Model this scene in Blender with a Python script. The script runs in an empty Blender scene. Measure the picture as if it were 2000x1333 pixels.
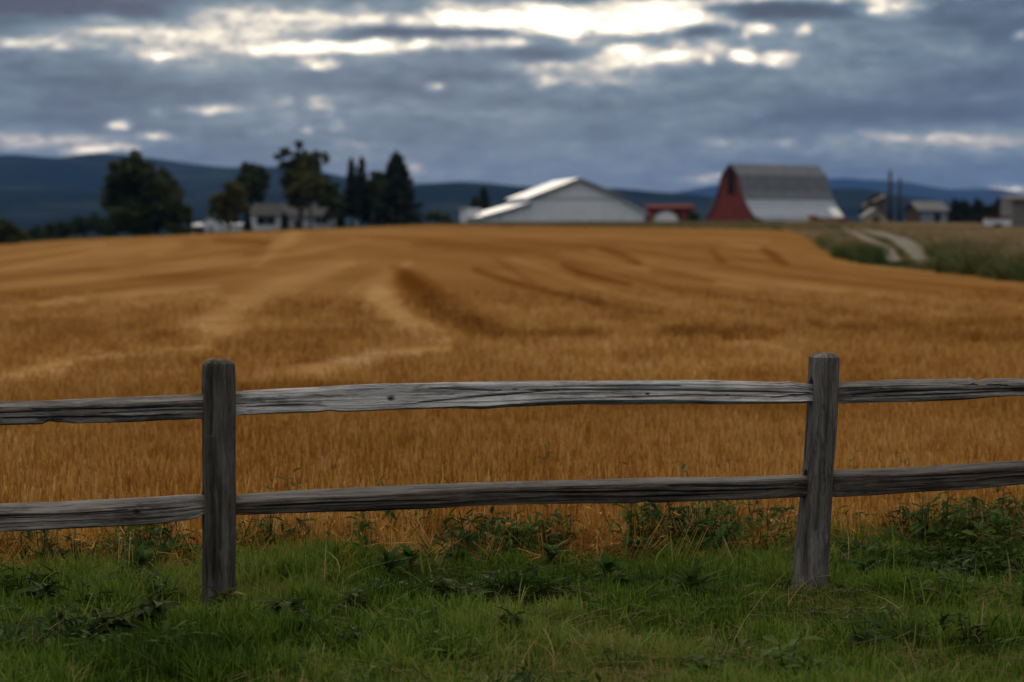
import bpy, bmesh, math, random
import numpy as np
from mathutils import Vector, Matrix, Euler

random.seed(7)
R = np.random.default_rng(11)
S = bpy.context.scene
COL = S.collection

# ------------------------------------------------------------------ camera
EYE = 1.62
LENS, SENSOR = 85.0, 36.0
FP = LENS / SENSOR * 2000.0                    # focal length in photograph pixels
PITCH = math.atan(206.5 / FP)
cam_data = bpy.data.cameras.new('camera')
cam_data.lens, cam_data.sensor_width = LENS, SENSOR
cam_data.clip_start, cam_data.clip_end = 0.05, 90000
cam_data.dof.use_dof = True
cam_data.dof.focus_distance = 10.75
cam_data.dof.aperture_fstop = 2.75
cam = bpy.data.objects.new('camera', cam_data)
COL.objects.link(cam)
cam.location = (0, 0, EYE)
cam.rotation_euler = (math.pi / 2 - PITCH, 0, 0)
S.camera = cam

# ------------------------------------------------------------------ view
S.view_settings.view_transform = 'Standard'
S.view_settings.look = 'None'
S.view_settings.exposure = 0.32
S.view_settings.gamma = 1.0
S.view_settings.use_curve_mapping = False
S.cycles.use_denoising = True
S.cycles.max_bounces = 6
S.cycles.diffuse_bounces = 3
S.cycles.transmission_bounces = 3
S.cycles.volume_bounces = 0
S.cycles.sample_clamp_indirect = 4.0

# ------------------------------------------------------------------ sun behind the cloud ahead
SUN_EL, SUN_AZ = math.radians(13), math.radians(-4)      # azimuth from +Y towards +X
sun_data = bpy.data.lights.new('sun', 'SUN')
sun_data.energy = 0.75
sun_data.angle = math.radians(24)
sun_data.color = (1.0, 0.86, 0.68)
sun = bpy.data.objects.new('sun', sun_data)
COL.objects.link(sun)
d_ = Vector((math.sin(SUN_AZ) * math.cos(SUN_EL), math.cos(SUN_AZ) * math.cos(SUN_EL), math.sin(SUN_EL)))
sun.rotation_euler = d_.to_track_quat('Z', 'Y').to_euler()
sun.location = d_ * 60

# ------------------------------------------------------------------ node helpers
class NT:
    def __init__(self, tree):
        self.t = tree; self.n = tree.nodes; self.l = tree.links
    def new(self, typ, **kw):
        n = self.n.new(typ)
        for k, v in kw.items(): setattr(n, k, v)
        return n
    def put(self, sock, v):
        if v is None: return
        if isinstance(v, bpy.types.NodeSocket): self.l.new(v, sock)
        else: sock.default_value = v
    def math(self, op, a, b=None, c=None, clamp=False):
        n = self.new('ShaderNodeMath', operation=op, use_clamp=clamp)
        for i, v in enumerate((a, b, c)): self.put(n.inputs[i], v)
        return n.outputs[0]
    def vec(self, op, a, b=None, c=None, out=0):
        n = self.new('ShaderNodeVectorMath', operation=op)
        for i, v in enumerate((a, b, c)): self.put(n.inputs[i], v)
        return n.outputs[out]
    def comb(self, x, y, z=0.0):
        n = self.new('ShaderNodeCombineXYZ')
        for i, v in enumerate((x, y, z)): self.put(n.inputs[i], v)
        return n.outputs[0]
    def noise(self, vec, scale, detail=4, rough=0.55, dist=0.0, out='Fac'):
        n = self.new('ShaderNodeTexNoise')
        self.put(n.inputs['Vector'], vec)
        n.inputs['Scale'].default_value = scale; n.inputs['Detail'].default_value = detail
        n.inputs['Roughness'].default_value = rough; n.inputs['Distortion'].default_value = dist
        return n.outputs[out]
    def ramp(self, fac, stops, interp='LINEAR'):
        n = self.new('ShaderNodeValToRGB')
        n.color_ramp.interpolation = interp
        e = n.color_ramp.elements
        while len(e) < len(stops): e.new(0.5)
        for k, (p, c) in enumerate(stops):
            e[k].position = p
            e[k].color = tuple(c) + (1,) if len(c) == 3 else c
        self.put(n.inputs[0], fac)
        return n.outputs[0]
    def mix(self, fac, a, b, blend='MIX'):
        n = self.new('ShaderNodeMix', data_type='RGBA', blend_type=blend)
        self.put(n.inputs[0], fac); self.put(n.inputs[6], a); self.put(n.inputs[7], b)
        return n.outputs[2]
    def maprange(self, v, a, b, c, d, smooth=False):
        n = self.new('ShaderNodeMapRange', clamp=True)
        if smooth: n.interpolation_type = 'SMOOTHSTEP'
        self.put(n.inputs[0], v)
        for i, x in enumerate((a, b, c, d)): n.inputs[i + 1].default_value = x
        return n.outputs[0]

# ------------------------------------------------------------------ cloudy evening sky
W_ = bpy.data.worlds.new('World'); S.world = W_; W_.use_nodes = True
W_.cycles.sampling_method = 'MANUAL'; W_.cycles.sample_map_resolution = 1024
wt = NT(W_.node_tree); wt.n.clear()
SKY_SCALE = 1.0
geo = wt.new('ShaderNodeNewGeometry')
dirv = wt.vec('MULTIPLY', wt.new('ShaderNodeTexCoord').outputs['Generated'], (1, 1, 1))
sx = wt.new('ShaderNodeSeparateXYZ'); wt.l.new(dirv, sx.inputs[0])
az = wt.math('ARCTAN2', sx.outputs[0], sx.outputs[1])
el = wt.math('ARCSINE', wt.math('MINIMUM', sx.outputs[2], 0.99999))
el_abs = wt.math('ABSOLUTE', el)
K = FP / 100.0                                  # cloud units: one is about 1.2 degrees
U = wt.math('MULTIPLY', az, K); V = wt.math('MULTIPLY', el_abs, K)
P0 = wt.comb(U, V, 0.0)
# wind-drawn warp so that cloud edges are ragged
wA = wt.noise(wt.vec('MULTIPLY', P0, (0.5, 1.1, 1)), 1.0, 3, 0.6, 0, 'Color')
wA = wt.vec('MULTIPLY', wt.vec('SUBTRACT', wA, (0.5, 0.5, 0.5)), (1.1, 0.30, 0))
P1 = wt.vec('ADD', P0, wA)
n1 = wt.noise(wt.vec('MULTIPLY', P1, (0.22, 0.8, 1)), 1.0, 6, 0.58)
n2 = wt.noise(wt.vec('MULTIPLY_ADD', P1, (0.75, 2.4, 1), (7.3, 2.1, 4.0)), 1.0, 5, 0.6)
rise = wt.maprange(el, math.radians(5.5), math.radians(60), 0.0, 0.54, True)
base = wt.math('MULTIPLY_ADD', wt.math('SUBTRACT', n1, 0.5), 0.80, 0.280)
low = wt.maprange(el, math.radians(1.2), math.radians(4.2), 0.24, 0.60)
base = wt.math('MULTIPLY_ADD', wt.math('SUBTRACT', n2, 0.5), low, base)
base = wt.math('ADD', base, wt.maprange(el_abs, math.radians(0.8), math.radians(3.0), 0.045, 0.0, True))
base = wt.math('ADD', base, rise)
CLOUD = [(0.0, (0.030, 0.048, 0.080)), (0.18, (0.063, 0.103, 0.154)), (0.34, (0.126, 0.190, 0.244)),
         (0.48, (0.235, 0.292, 0.326)), (0.62, (0.49, 0.465, 0.43)), (0.76, (0.86, 0.78, 0.64)),
         (0.88, (1.20, 1.05, 0.82)), (1.0, (1.7, 1.53, 1.22))]
# gaps and thick banks: photograph pixel centre, half sizes, strength
GAPS = [
 (70,97,110,13,.34),(20,98,30,10,.2),(308,113,30,10,.50),(340,111,42,9,.24),(620,131,38,12,.62),(610,99,150,13,.52),
 (400,78,320,50,.20),(230,68,90,11,.22),(215,48,45,10,.18),(430,30,90,24,.18),(600,40,130,34,.28),(645,65,40,24,.14),
 (435,40,28,9,-.22),(300,30,70,18,-.26),(555,202,20,11,.22),(630,206,24,22,.24),(560,238,28,15,.22),(610,255,16,11,.40),
 (645,252,40,10,.14),(430,217,66,10,.40),(390,223,50,8,.14),(310,224,15,10,.22),(232,248,32,12,.66),(300,266,30,11,.44),
 (270,274,110,11,.14),(100,282,190,20,.22),(160,301,46,9,.46),(215,293,52,9,.46),
 (1050,38,230,32,.72),(870,42,170,17,.40),(700,38,55,20,.26),(1160,62,150,14,.42),(1270,46,170,24,.42),(1280,18,140,22,.42),
 (740,95,180,13,.46),(900,87,140,15,.46),(1020,83,26,9,.28),(1112,78,26,16,.28),(780,68,200,13,-.40),(960,69,60,11,-.36),
 (1060,2,110,12,-.22),(1195,28,70,6,-.22),(1235,113,64,20,.60),(1215,100,50,12,.22),(1322,106,42,25,.58),(1385,95,32,28,.34),
 (1030,131,66,16,.24),(1065,152,54,24,.22),(1060,166,26,12,.22),(1170,136,66,19,.18),(1195,161,86,12,.24),(852,172,18,9,.46),
 (690,281,50,8,.16),(742,288,60,9,.12),(655,250,18,12,.24),(656,128,14,11,.3),(812,332,18,13,.24),(850,346,90,18,.12),
 (1322,40,70,25,.55),(1480,60,32,18,.60),(1455,74,15,12,.34),(1430,63,14,11,.24),(1410,50,30,18,.24),(1567,66,17,14,.40),
 (1458,112,26,18,.62),(1512,121,38,15,.60),(1385,122,14,13,.28),(1500,3,250,12,.44),(1742,22,70,24,.56),(1700,29,24,13,.28),
 (1935,2,110,9,.46),(1990,81,24,10,.40),(1410,278,52,9,.22),(1525,272,22,22,.13),(1700,270,60,14,.18),(1800,272,100,11,.22),
 (1880,281,100,13,.22),(1740,288,20,11,.16),(1930,300,36,24,.10),(1370,352,44,10,.28),(1400,345,26,9,.24),(1960,374,34,9,.48),
 (1995,374,34,9,.46),(120,16,270,52,-.46),(90,240,220,28,-.13),(300,172,320,32,-.07),(1540,29,165,19,-.50),(1370,63,60,16,-.46),
 (1880,50,180,50,-.10),(1800,190,340,80,-.10),(1800,228,330,26,-.10),(1100,106,110,16,-.26),(1010,116,100,15,-.12),
 (900,150,160,18,-.12),(590,166,170,18,-.10),(1130,260,420,70,-.03),(560,300,300,60,.05),
 (400,72,360,62,.22),(1050,55,520,75,.12),(1310,112,190,50,.14),(1130,150,210,50,.17),(560,235,210,55,.09),(1700,280,400,42,.15),(1180,320,500,60,.03),(60,285,200,30,.08),(1640,150,170,40,.09),(1350,225,260,30,.08),(950,225,300,26,.07),(700,195,170,42,.10),(1900,140,150,30,.06),(1520,300,220,24,.08),(900,310,500,60,.04),(1480,110,120,45,.08)]
def gap_sum(P, base):
    sp = wt.new('ShaderNodeSeparateXYZ'); wt.l.new(P, sp.inputs[0])
    Q = wt.comb(sp.outputs[0], sp.outputs[1], 0.0)          # the third component carries the running sum
    for (px, py, gx, gy, a) in GAPS:
        cu = math.atan((px - 1000) / FP) * K
        cv = (460 - py) / FP * K
        su, sv = 100.0 / (gx * 1.3), 100.0 / (gy * 1.3)
        m = wt.vec('MULTIPLY_ADD', Q, (su, sv, 0), (-cu * su, -cv * sv, 0))
        g = wt.new('ShaderNodeTexGradient', gradient_type='SPHERICAL')
        wt.l.new(m, g.inputs[0])
        Q = wt.vec('MULTIPLY_ADD', g.outputs['Fac'], (0, 0, a * 1.15), Q)
    so = wt.new('ShaderNodeSeparateXYZ'); wt.l.new(Q, so.inputs[0])
    # ragged: the gaps open and close with the cloud's own texture
    n3 = wt.noise(wt.vec('MULTIPLY_ADD', P1, (2.0, 5.0, 1), (3.1, 9.2, 2.0)), 1.0, 6, 0.62)
    k = wt.math('MULTIPLY_ADD', n3, 1.9, 0.0)
    s = wt.math('MULTIPLY', so.outputs[2], k)
    return wt.math('ADD', wt.math('MULTIPLY_ADD', wt.math('SUBTRACT', n3, 0.5), 0.26, s), base)
wB = wt.noise(wt.vec('MULTIPLY', P0, (1.6, 3.6, 1)), 1.0, 4, 0.6, 0, 'Color')
wB = wt.vec('MULTIPLY', wt.vec('SUBTRACT', wB, (0.5, 0.5, 0.5)), (0.72, 0.25, 0))
PG = wt.vec('ADD', P0, wB)
tex_sky = wt.new('ShaderNodeTexSky', sky_type='NISHITA')
tex_sky.sun_disc = False
tex_sky.sun_elevation = SUN_EL
tex_sky.sun_rotation = SUN_AZ
tex_sky.air_density = 1.0; tex_sky.dust_density = 0.6
air = wt.vec('SCALE', tex_sky.outputs[0]); air.node.inputs['Scale'].default_value = 0.07
def background(fac):
    c = wt.ramp(fac, CLOUD)
    n = wt.new('ShaderNodeBackground')
    wt.l.new(wt.mix(0.97, air, c), n.inputs[0])
    n.inputs[1].default_value = SKY_SCALE
    return n.outputs[0]
plain = background(base)
cloudy = background(gap_sum(PG, base))
near = wt.math('MULTIPLY', wt.math('LESS_THAN', el_abs, math.radians(7.0)), wt.math('LESS_THAN', wt.math('ABSOLUTE', az), math.radians(20)))
mx = wt.new('ShaderNodeMixShader')
wt.l.new(near, mx.inputs[0]); wt.l.new(plain, mx.inputs[1]); wt.l.new(cloudy, mx.inputs[2])
wo = wt.new('ShaderNodeOutputWorld'); wt.l.new(mx.outputs[0], wo.inputs[0])

# ------------------------------------------------------------------ geometry helpers
def ray(px, py):
    a, b = (px - 1000) / FP, (666.5 - py) / FP
    return np.array((a, math.cos(PITCH) + b * math.sin(PITCH), -math.sin(PITCH) + b * math.cos(PITCH)))
def at(px, py, Y):
    d = ray(px, py)
    return np.array((0, 0, EYE)) + d * (Y / d[1])
def on_flat(px, py, z=0.0):
    d = ray(px, py)
    return np.array((0, 0, EYE)) + d * ((z - EYE) / d[2])

def _hash(ix, iy, seed):
    h = (ix.astype(np.int64) * 374761393 + iy.astype(np.int64) * 668265263 + seed * 982451653) & 0x7fffffff
    h = ((h ^ (h >> 13)) * 1274126177) & 0x7fffffff
    return ((h ^ (h >> 16)) & 0xffff) / 65535.0
def vnoise(x, y, seed=0):
    x = np.asarray(x, float); y = np.asarray(y, float)
    ix, iy = np.floor(x), np.floor(y); fx, fy = x - ix, y - iy
    fx = fx * fx * (3 - 2 * fx); fy = fy * fy * (3 - 2 * fy)
    a = _hash(ix, iy, seed); b = _hash(ix + 1, iy, seed); c = _hash(ix, iy + 1, seed); d = _hash(ix + 1, iy + 1, seed)
    return (a * (1 - fx) + b * fx) * (1 - fy) + (c * (1 - fx) + d * fx) * fy
def fbm(x, y, seed=0, oct=4, gain=0.5):
    s = 0; a = 1; t = 0
    for k in range(oct):
        s = s + a * vnoise(np.asarray(x) * 2 ** k, np.asarray(y) * 2 ** k, seed + 17 * k); t += a; a *= gain
    return s / t

class MB:
    """collects faces for one mesh"""
    def __init__(self): self.v = []; self.f = []
    def add(self, vs, fs):
        o = len(self.v); self.v.extend([tuple(p) for p in vs]); self.f.extend([tuple(i + o for i in f) for f in fs]); return self
    def box(self, x0, x1, y0, y1, z0, z1):
        vs = [(x, y, z) for z in (z0, z1) for y in (y0, y1) for x in (x0, x1)]
        return self.add(vs, [(0, 2, 3, 1), (4, 5, 7, 6), (0, 1, 5, 4), (2, 6, 7, 3), (0, 4, 6, 2), (1, 3, 7, 5)])
    def prism(self, prof, y0, y1):
        """closed profile in (x, z) swept along y"""
        n = len(prof)
        vs = [(x, y0, z) for x, z in prof] + [(x, y1, z) for x, z in prof]
        fs = [tuple(range(n)), tuple(range(2 * n - 1, n - 1, -1))] + [(i, i + n, (i + 1) % n + n, (i + 1) % n) for i in range(n)]
        return self.add(vs, fs)
    def tube(self, pts, rads, n=8, cap=True):
        pts = [np.array(p, float) for p in pts]; vs = []; fs = []
        for i, p in enumerate(pts):
            t = pts[min(i + 1, len(pts) - 1)] - pts[max(i - 1, 0)]; t = t / (np.linalg.norm(t) + 1e-9)
            a = np.cross(t, (0.31, 0.95, 0.05)); a /= np.linalg.norm(a) + 1e-9; b = np.cross(t, a)
            for k in range(n):
                w = 2 * math.pi * k / n; vs.append(p + (a * math.cos(w) + b * math.sin(w)) * rads[i])
        for i in range(len(pts) - 1):
            for k in range(n): fs.append((i * n + k, i * n + (k + 1) % n, (i + 1) * n + (k + 1) % n, (i + 1) * n + k))
        if cap: fs.append(tuple(range(n - 1, -1, -1))); fs.append(tuple(range((len(pts) - 1) * n, len(pts) * n)))
        return self.add(vs, fs)
    def mesh(self, name, mat, smooth=False):
        m = bpy.data.meshes.new(name); m.from_pydata(self.v, [], self.f)
        if mat: m.materials.append(mat)
        if smooth: m.shade_smooth()
        m.update(); return m
    def build(self, name, mat, parent=None, smooth=False, label=None):
        o = link(name, self.mesh(name, mat, smooth), parent)
        if label: o['label'] = label
        return o

def link(name, data, parent=None):
    o = bpy.data.objects.new(name, data); COL.objects.link(o)
    if parent: o.parent = parent
    return o
def np_mesh(name, verts, faces, mat, smooth=True):
    """verts (n,3), faces (m,4) arrays"""
    m = bpy.data.meshes.new(name)
    verts = np.asarray(verts, np.float32); faces = np.asarray(faces, np.int32)
    m.vertices.add(len(verts)); m.vertices.foreach_set('co', verts.ravel())
    k = faces.shape[1]
    m.loops.add(faces.size); m.loops.foreach_set('vertex_index', faces.ravel())
    m.polygons.add(len(faces)); m.polygons.foreach_set('loop_start', np.arange(0, faces.size, k, dtype=np.int32))
    m.polygons.foreach_set('loop_total', np.full(len(faces), k, np.int32))
    m.update(calc_edges=True); m.validate()
    if mat: m.materials.append(mat)
    if smooth: m.shade_smooth()
    return m
def thing(name, label, cat, loc=(0, 0, 0), rotz=0.0, group=None):
    o = bpy.data.objects.new(name, None); COL.objects.link(o)
    o.location = tuple(float(c) for c in loc); o.rotation_euler = (0, 0, rotz); o.empty_display_size = 0.3
    o['label'] = label; o['category'] = cat
    if group: o['group'] = group
    return o
def tag(o, label, cat, group=None):
    o['label'] = label; o['category'] = cat
    if group: o['group'] = group
    return o
def kind(o, k, label=None):
    o['kind'] = k
    if label: o['label'] = label
    return o

# ------------------------------------------------------------------ materials
def principled(name, rough=0.8, spec=0.3):
    m = bpy.data.materials.new(name); m.use_nodes = True
    t = NT(m.node_tree); b = t.n['Principled BSDF']
    b.inputs['Roughness'].default_value = rough
    b.inputs['Specular IOR Level'].default_value = spec
    return m, t, b
def paint(name, c0, c1, scale=0.6, rough=0.75, spec=0.3, stretch=(1, 1, 1), bump=0.0, detail=5):
    m, t, b = principled(name, rough, spec)
    co = t.vec('MULTIPLY', t.new('ShaderNodeTexCoord').outputs['Object'], stretch)
    n = t.noise(co, scale, detail, 0.6)
    c = t.ramp(n, [(0.3, c0), (0.7, c1)])
    t.l.new(c, b.inputs['Base Color'])
    if bump:
        bn = t.new('ShaderNodeBump'); bn.inputs['Strength'].default_value = bump; t.l.new(n, bn.inputs['Height'])
        t.l.new(bn.outputs[0], b.inputs['Normal'])
    return m
def leafy(name, stops, trans=0.25, rough=0.55, attr=None, spec=0.25, noise_scale=0.25):
    """leaf material: colour varies by place (or by an instance attribute), some light passes through"""
    m, t, b = principled(name, rough, spec)
    if attr:
        a = t.new('ShaderNodeAttribute', attribute_name=attr, attribute_type='INSTANCER')
        f = a.outputs['Fac']
        g = t.new('ShaderNodeNewGeometry')
        f = t.math('ADD', f, t.math('MULTIPLY', t.math('SUBTRACT', g.outputs['Random Per Island'], 0.5), 0.60))
    else:
        g = t.new('ShaderNodeNewGeometry')
        f = t.math('MULTIPLY_ADD', g.outputs['Random Per Island'], 0.5, t.math('MULTIPLY', t.noise(g.outputs['Position'], noise_scale, 3), 0.6))
    c = t.ramp(f, stops)
    t.l.new(c, b.inputs['Base Color'])
    if trans:
        tr = t.new('ShaderNodeBsdfTranslucent'); t.l.new(c, tr.inputs[0])
        mx = t.new('ShaderNodeMixShader'); mx.inputs[0].default_value = trans
        out = t.n['Material Output']
        t.l.new(b.outputs[0], mx.inputs[1]); t.l.new(tr.outputs[0], mx.inputs[2]); t.l.new(mx.outputs[0], out.inputs[0])
    return m
# ================================================================== terrain
def interp(x, pts): return np.interp(x, [p[0] for p in pts], [p[1] for p in pts])
EDGE_Z = [(-1200, .2), (-600, .25), (0, .42), (215, 1.2), (400, 1.9), (660, 2.75), (830, 3.35), (1100, 3.55), (1600, 3.75), (2000, 3.3), (2600, 2.8), (3200, 2.0)]
EDGE_D = [(-600, 320), (0, 335), (215, 380), (400, 400), (660, 410), (830, 395), (1000, 368), (1500, 370), (1600, 395), (2600, 400)]
EDGE_F = [(-600, 318), (0, 333), (215, 376), (400, 396), (660, 404), (830, 380), (1000, 305), (1300, 275), (1500, 258), (1600, 240), (2600, 240)]     # where the wheat stops
BANK_D = [(1500, 258), (1545, 238), (1580, 205), (1598, 168), (1620, 136), (1650, 113), (1700, 99), (1800, 91), (1900, 83), (2000, 76), (2300, 64), (3000, 50), (4000, 42)]
def bearing(x, y): return 1000 + FP * x / np.maximum(y, 1.0)
def terrain(x, y):
    x = np.asarray(x, float); y = np.asarray(y, float)
    b = np.clip(bearing(x, y), -1200, 3200)
    A, De = interp(b, EDGE_Z), interp(b, EDGE_D)
    t = np.clip((y - 50) / (De - 50), 0, None)
    r = np.where(t < 1, t ** 1.15, 1.0)
    fall = np.clip((y - De - 170) / 500, 0, 1); fall = fall * fall * (3 - 2 * fall)
    z = A * r * (1 - fall) * np.clip((y - 5) / 30, 0, 1)
    bank = np.clip((y - interp(b, BANK_D)) / 12, 0, 1) * (b > 1500) * (y < 420) * np.clip((b - 1560) / 80, 0, 1)
    z = z + 0.45 * bank * np.clip((300 - y) / 150, 0, 1)
    nearw = np.clip(1 - (y - 15) / 60, 0, 1)
    z = z + nearw * 0.05 * (fbm(x * 0.9, y * 0.9, 5, 3) - 0.5) + (1 - nearw) * np.clip((y - 60) / 100, 0, 1) * 0.25 * (fbm(x / 30, y / 30, 9, 3) - 0.5) * (y < 1500)
    return z
def ground_z(x, y): return float(terrain(np.array([x]), np.array([y]))[0])
def verge_end(x): return 12.25 + 0.19 * x + 0.35 * (vnoise(np.asarray(x) * 1.3, np.asarray(x) * 0 + .5, 3) - 0.5)

# ---- marks of the combine: pale straw swaths and dark tracks, as (column, row, half width) polylines
ROWS = [[(1000,505,4),(1200,575,6),(1500,640,8)],[(1060,500,4),(1300,560,6),(1700,625,7),(2050,664,7)],[(1150,490,3),(1450,545,5),(2050,616,6)],[(1300,480,3),(1600,530,5),(2050,580,6)],
        [(1420,475,3),(1700,520,4),(2050,556,5)],[(960,500,4),(1050,560,6),(1250,640,8)],[(1100,494,3),(1380,552,5),(1880,620,6)],[(1220,486,3),(1520,538,5),(2050,597,6)],
        [(0,560,6),(300,532,6),(600,492,4),(720,468,3)],[(0,592,7),(350,548,6),(650,503,4)],[(0,640,8),(250,606,8),(430,572,6)],[(100,672,8),(300,640,8),(420,600,8)],[(600,640,8),(660,590,6),(720,545,5)],
        [(0,576,6),(330,540,6),(640,497,4)],[(0,505,4),(200,478,4)],[(0,545,5),(250,520,5),(520,482,3)],[(640,452,3),(1000,458,4),(1500,470,4)],[(700,466,3),(1000,474,4),(1400,482,4)]]
LIGHT = [
 ([(0,612,8),(150,586,9),(300,570,7),(420,560,5)], .55),
 ([(385,690,30),(415,650,42),(455,605,32),(510,575,24),(575,548,20),(640,528,15),(685,514,9)], .52),
 ([(20,745,16),(100,725,22),(180,705,14),(300,695,12),(400,680,15)], 0.95),
 ([(500,735,10),(640,722,20),(700,714,22),(770,694,17),(860,684,16),(885,668,18),(858,648,14),(790,624,22),(742,600,24),(738,565,18)], .80),
 ([(738,575,18),(745,548,15),(775,524,10),(800,514,6)], .5),
 ([(0,528,8),(90,512,7),(150,500,6),(200,488,5)], .45),
 ([(500,520,6),(530,497,10),(550,478,14),(575,458,12)], .5),
 ([(200,490,14),(340,480,12),(300,497,10)], .3),
 ([(1000,692,12),(1120,686,16),(1250,682,12)], .45), ([(1400,682,14),(1470,676,22),(1560,690,10)], .4),
 ([(1010,720,20),(1300,735,24),(1560,715,22)], .35), ([(880,600,18),(960,640,14)], .25),
 ([(230,520,16),(420,512,14),(640,520,20)], .25), ([(0,760,10),(200,755,12),(380,745,10)], .35), ([(500,760,10),(660,730,16)], .3)]
DARK = [
 ([(775,524,10),(800,546,19),(832,578,26),(868,610,31),(908,640,33),(950,656,22),(995,664,8)], 1.0),
 ([(1100,518,5),(1135,533,9),(1180,545,8),(1230,556,4)], .8), ([(1175,487,5),(1215,499,8),(1245,513,7)], .8),
 ([(1390,490,5),(1412,512,6)], .6), ([(1492,486,5),(1515,504,8),(1535,518,5)], .8),
 ([(930,528,6),(1000,552,7),(1080,572,8),(1150,592,12),(1210,610,11),(1270,622,6)], .7),
 ([(1275,530,5),(1330,540,7),(1390,551,6)], .7), ([(1300,565,5),(1450,590,8),(1600,615,6),(1720,632,5)], .45),
 ([(1020,668,8),(1080,664,10),(1180,660,9)], .6), ([(1300,655,10),(1370,660,20),(1450,656,14),(1520,664,8)], .9),
 ([(1550,640,8),(1690,655,14),(1820,648,16),(2000,640,16),(2200,640,16)], .55), ([(1790,662,10),(1930,672,12),(2080,676,10)], .6),
 ([(1960,640,12),(2100,630,16)], .6), ([(820,478,14),(1000,490,18),(1200,480,12)], .32), ([(430,470,10),(520,474,8)], .5), ([(480,498,5),(560,488,6)], .3),
 ([(300,672,14),(370,668,16)], .45), ([(520,668,20),(700,660,22)], .35), ([(0,640,18),(200,650,16)], .25), ([(60,540,6),(140,532,6)], .35),
 ([(280,622,9),(340,618,10),(360,618,6)], .4), ([(470,622,10),(600,625,12),(730,618,10)], .3), ([(330,598,9),(440,596,8)], .35),
 ([(460,800,30),(1200,815,26),(1600,830,30)], .35), ([(500,700,12),(620,700,10)], .3)]
DARK += [([(x, 592, 4), (x + 3, 610, 5), (x - 2, 626, 4)], .55) for x in (520, 548, 578, 606, 622, 640, 672, 698, 724)]
LIGHT += [(r, .34) for r in ROWS[::2]]; DARK += [(r, .36) for r in ROWS[1::2]]
def seg_field(px, py, lines, warp):
    out = np.zeros_like(px)
    for pts, a in lines:
        best = np.zeros_like(px)
        for (x0, y0, w0), (x1, y1, w1) in zip(pts[:-1], pts[1:]):
            dx, dy = x1 - x0, (y1 - y0)
            k = 2.0                                        # rows are foreshortened
            L = dx * dx + (dy * k) ** 2
            t = np.clip(((px - x0) * dx + (py - y0) * k * dy * k) / L, 0, 1)
            dd = np.hypot((px - x0 - t * dx), (py - y0 - t * dy) * k)
            w = (w0 + (w1 - w0) * t) * 1.6
            best = np.maximum(best, np.clip(1.35 - dd / w + warp, 0, 1))
        out = np.maximum(out, best * a)
    return out
def straw_tone(x, y, z):
    """0..1 dark trodden stubble .. pale straw, 0.5 is plain stubble"""
    dz = z - EYE
    fwd = y * math.cos(PITCH) - dz * math.sin(PITCH); up = y * math.sin(PITCH) + dz * math.cos(PITCH)
    px = 1000 + FP * x / fwd; py = 666.5 - FP * up / fwd
    wx = 0.8 * (fbm(x * .7, y * .35, 21, 4) - 0.5)
    li = seg_field(px, py, LIGHT, wx); da = seg_field(px, py, DARK, wx * 0.7)
    s = 0.47 + 0.16 * (fbm(x * .22, y * .12, 31, 4) - 0.5) + 0.16 * (fbm(x * .9, y * .45, 33, 3) - 0.5)
    # faint parallel rows that curve over the rise
    rows = np.sin((x * 0.9 + y * 0.18 + 6 * np.sin(y / 60)) * 1.05)
    s = s + 0.035 * rows
    left = np.clip((900 - px) / 500, 0, 1) * np.clip((700 - py) / 100, 0, 1)
    s = s + 0.05 * left
    return np.clip(s + 0.40 * li - 0.44 * da * (1 - 0.5 * li), 0, 1)

# polar sheet round the camera's foot
ang = np.concatenate([np.arange(-180, -24, 6.0), np.arange(-24, -13, 1.0), np.arange(-13, 13.01, 0.1), np.arange(14, 24.01, 1.0), np.arange(30, 180, 6.0)])
rad = np.concatenate([[1.5, 3, 4.5], np.geomspace(6, 60, 90), np.geomspace(60, 460, 150)[1:], np.geomspace(460, 26000, 60)[1:]])
na, nr = len(ang), len(rad)
AA, RR = np.meshgrid(np.radians(ang), rad)
GX, GY = RR * np.sin(AA), RR * np.cos(AA)
GZ = terrain(GX, GY)
idx = np.arange(na * nr).reshape(nr, na)
q = np.stack([idx[:-1, :], np.roll(idx, -1, 1)[:-1, :], np.roll(idx, -1, 1)[1:, :], idx[1:, :]], -1).reshape(-1, 4)
allv = np.stack([GX, GY, GZ], -1).reshape(-1, 3)
fc = allv[q].mean(1)
fb = bearing(fc[:, 0], fc[:, 1])
front = fc[:, 1] > 4
in_verge = (fc[:, 1] < verge_end(fc[:, 0])) | ~front
in_bank = front & ~in_verge & (fb > 1500) & (fc[:, 1] > interp(fb, BANK_D)) & (fc[:, 1] < 430)
in_field = front & ~in_verge & ~in_bank & (fc[:, 1] < interp(fb, EDGE_F))
rest = ~(in_verge | in_bank | in_field)
def region(name, mask, mat, label, attr=None):
    f = q[mask]; u, inv = np.unique(f, return_inverse=True)
    v = allv[u]
    m = np_mesh(name, v, inv.reshape(-1, 4), mat)
    if attr is not None:
        a = m.attributes.new('tone', 'FLOAT', 'POINT'); a.data.foreach_set('value', attr(v[:, 0], v[:, 1], v[:, 2]).astype(np.float32))
    o = link(name, m); return kind(o, 'structure', label)

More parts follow.
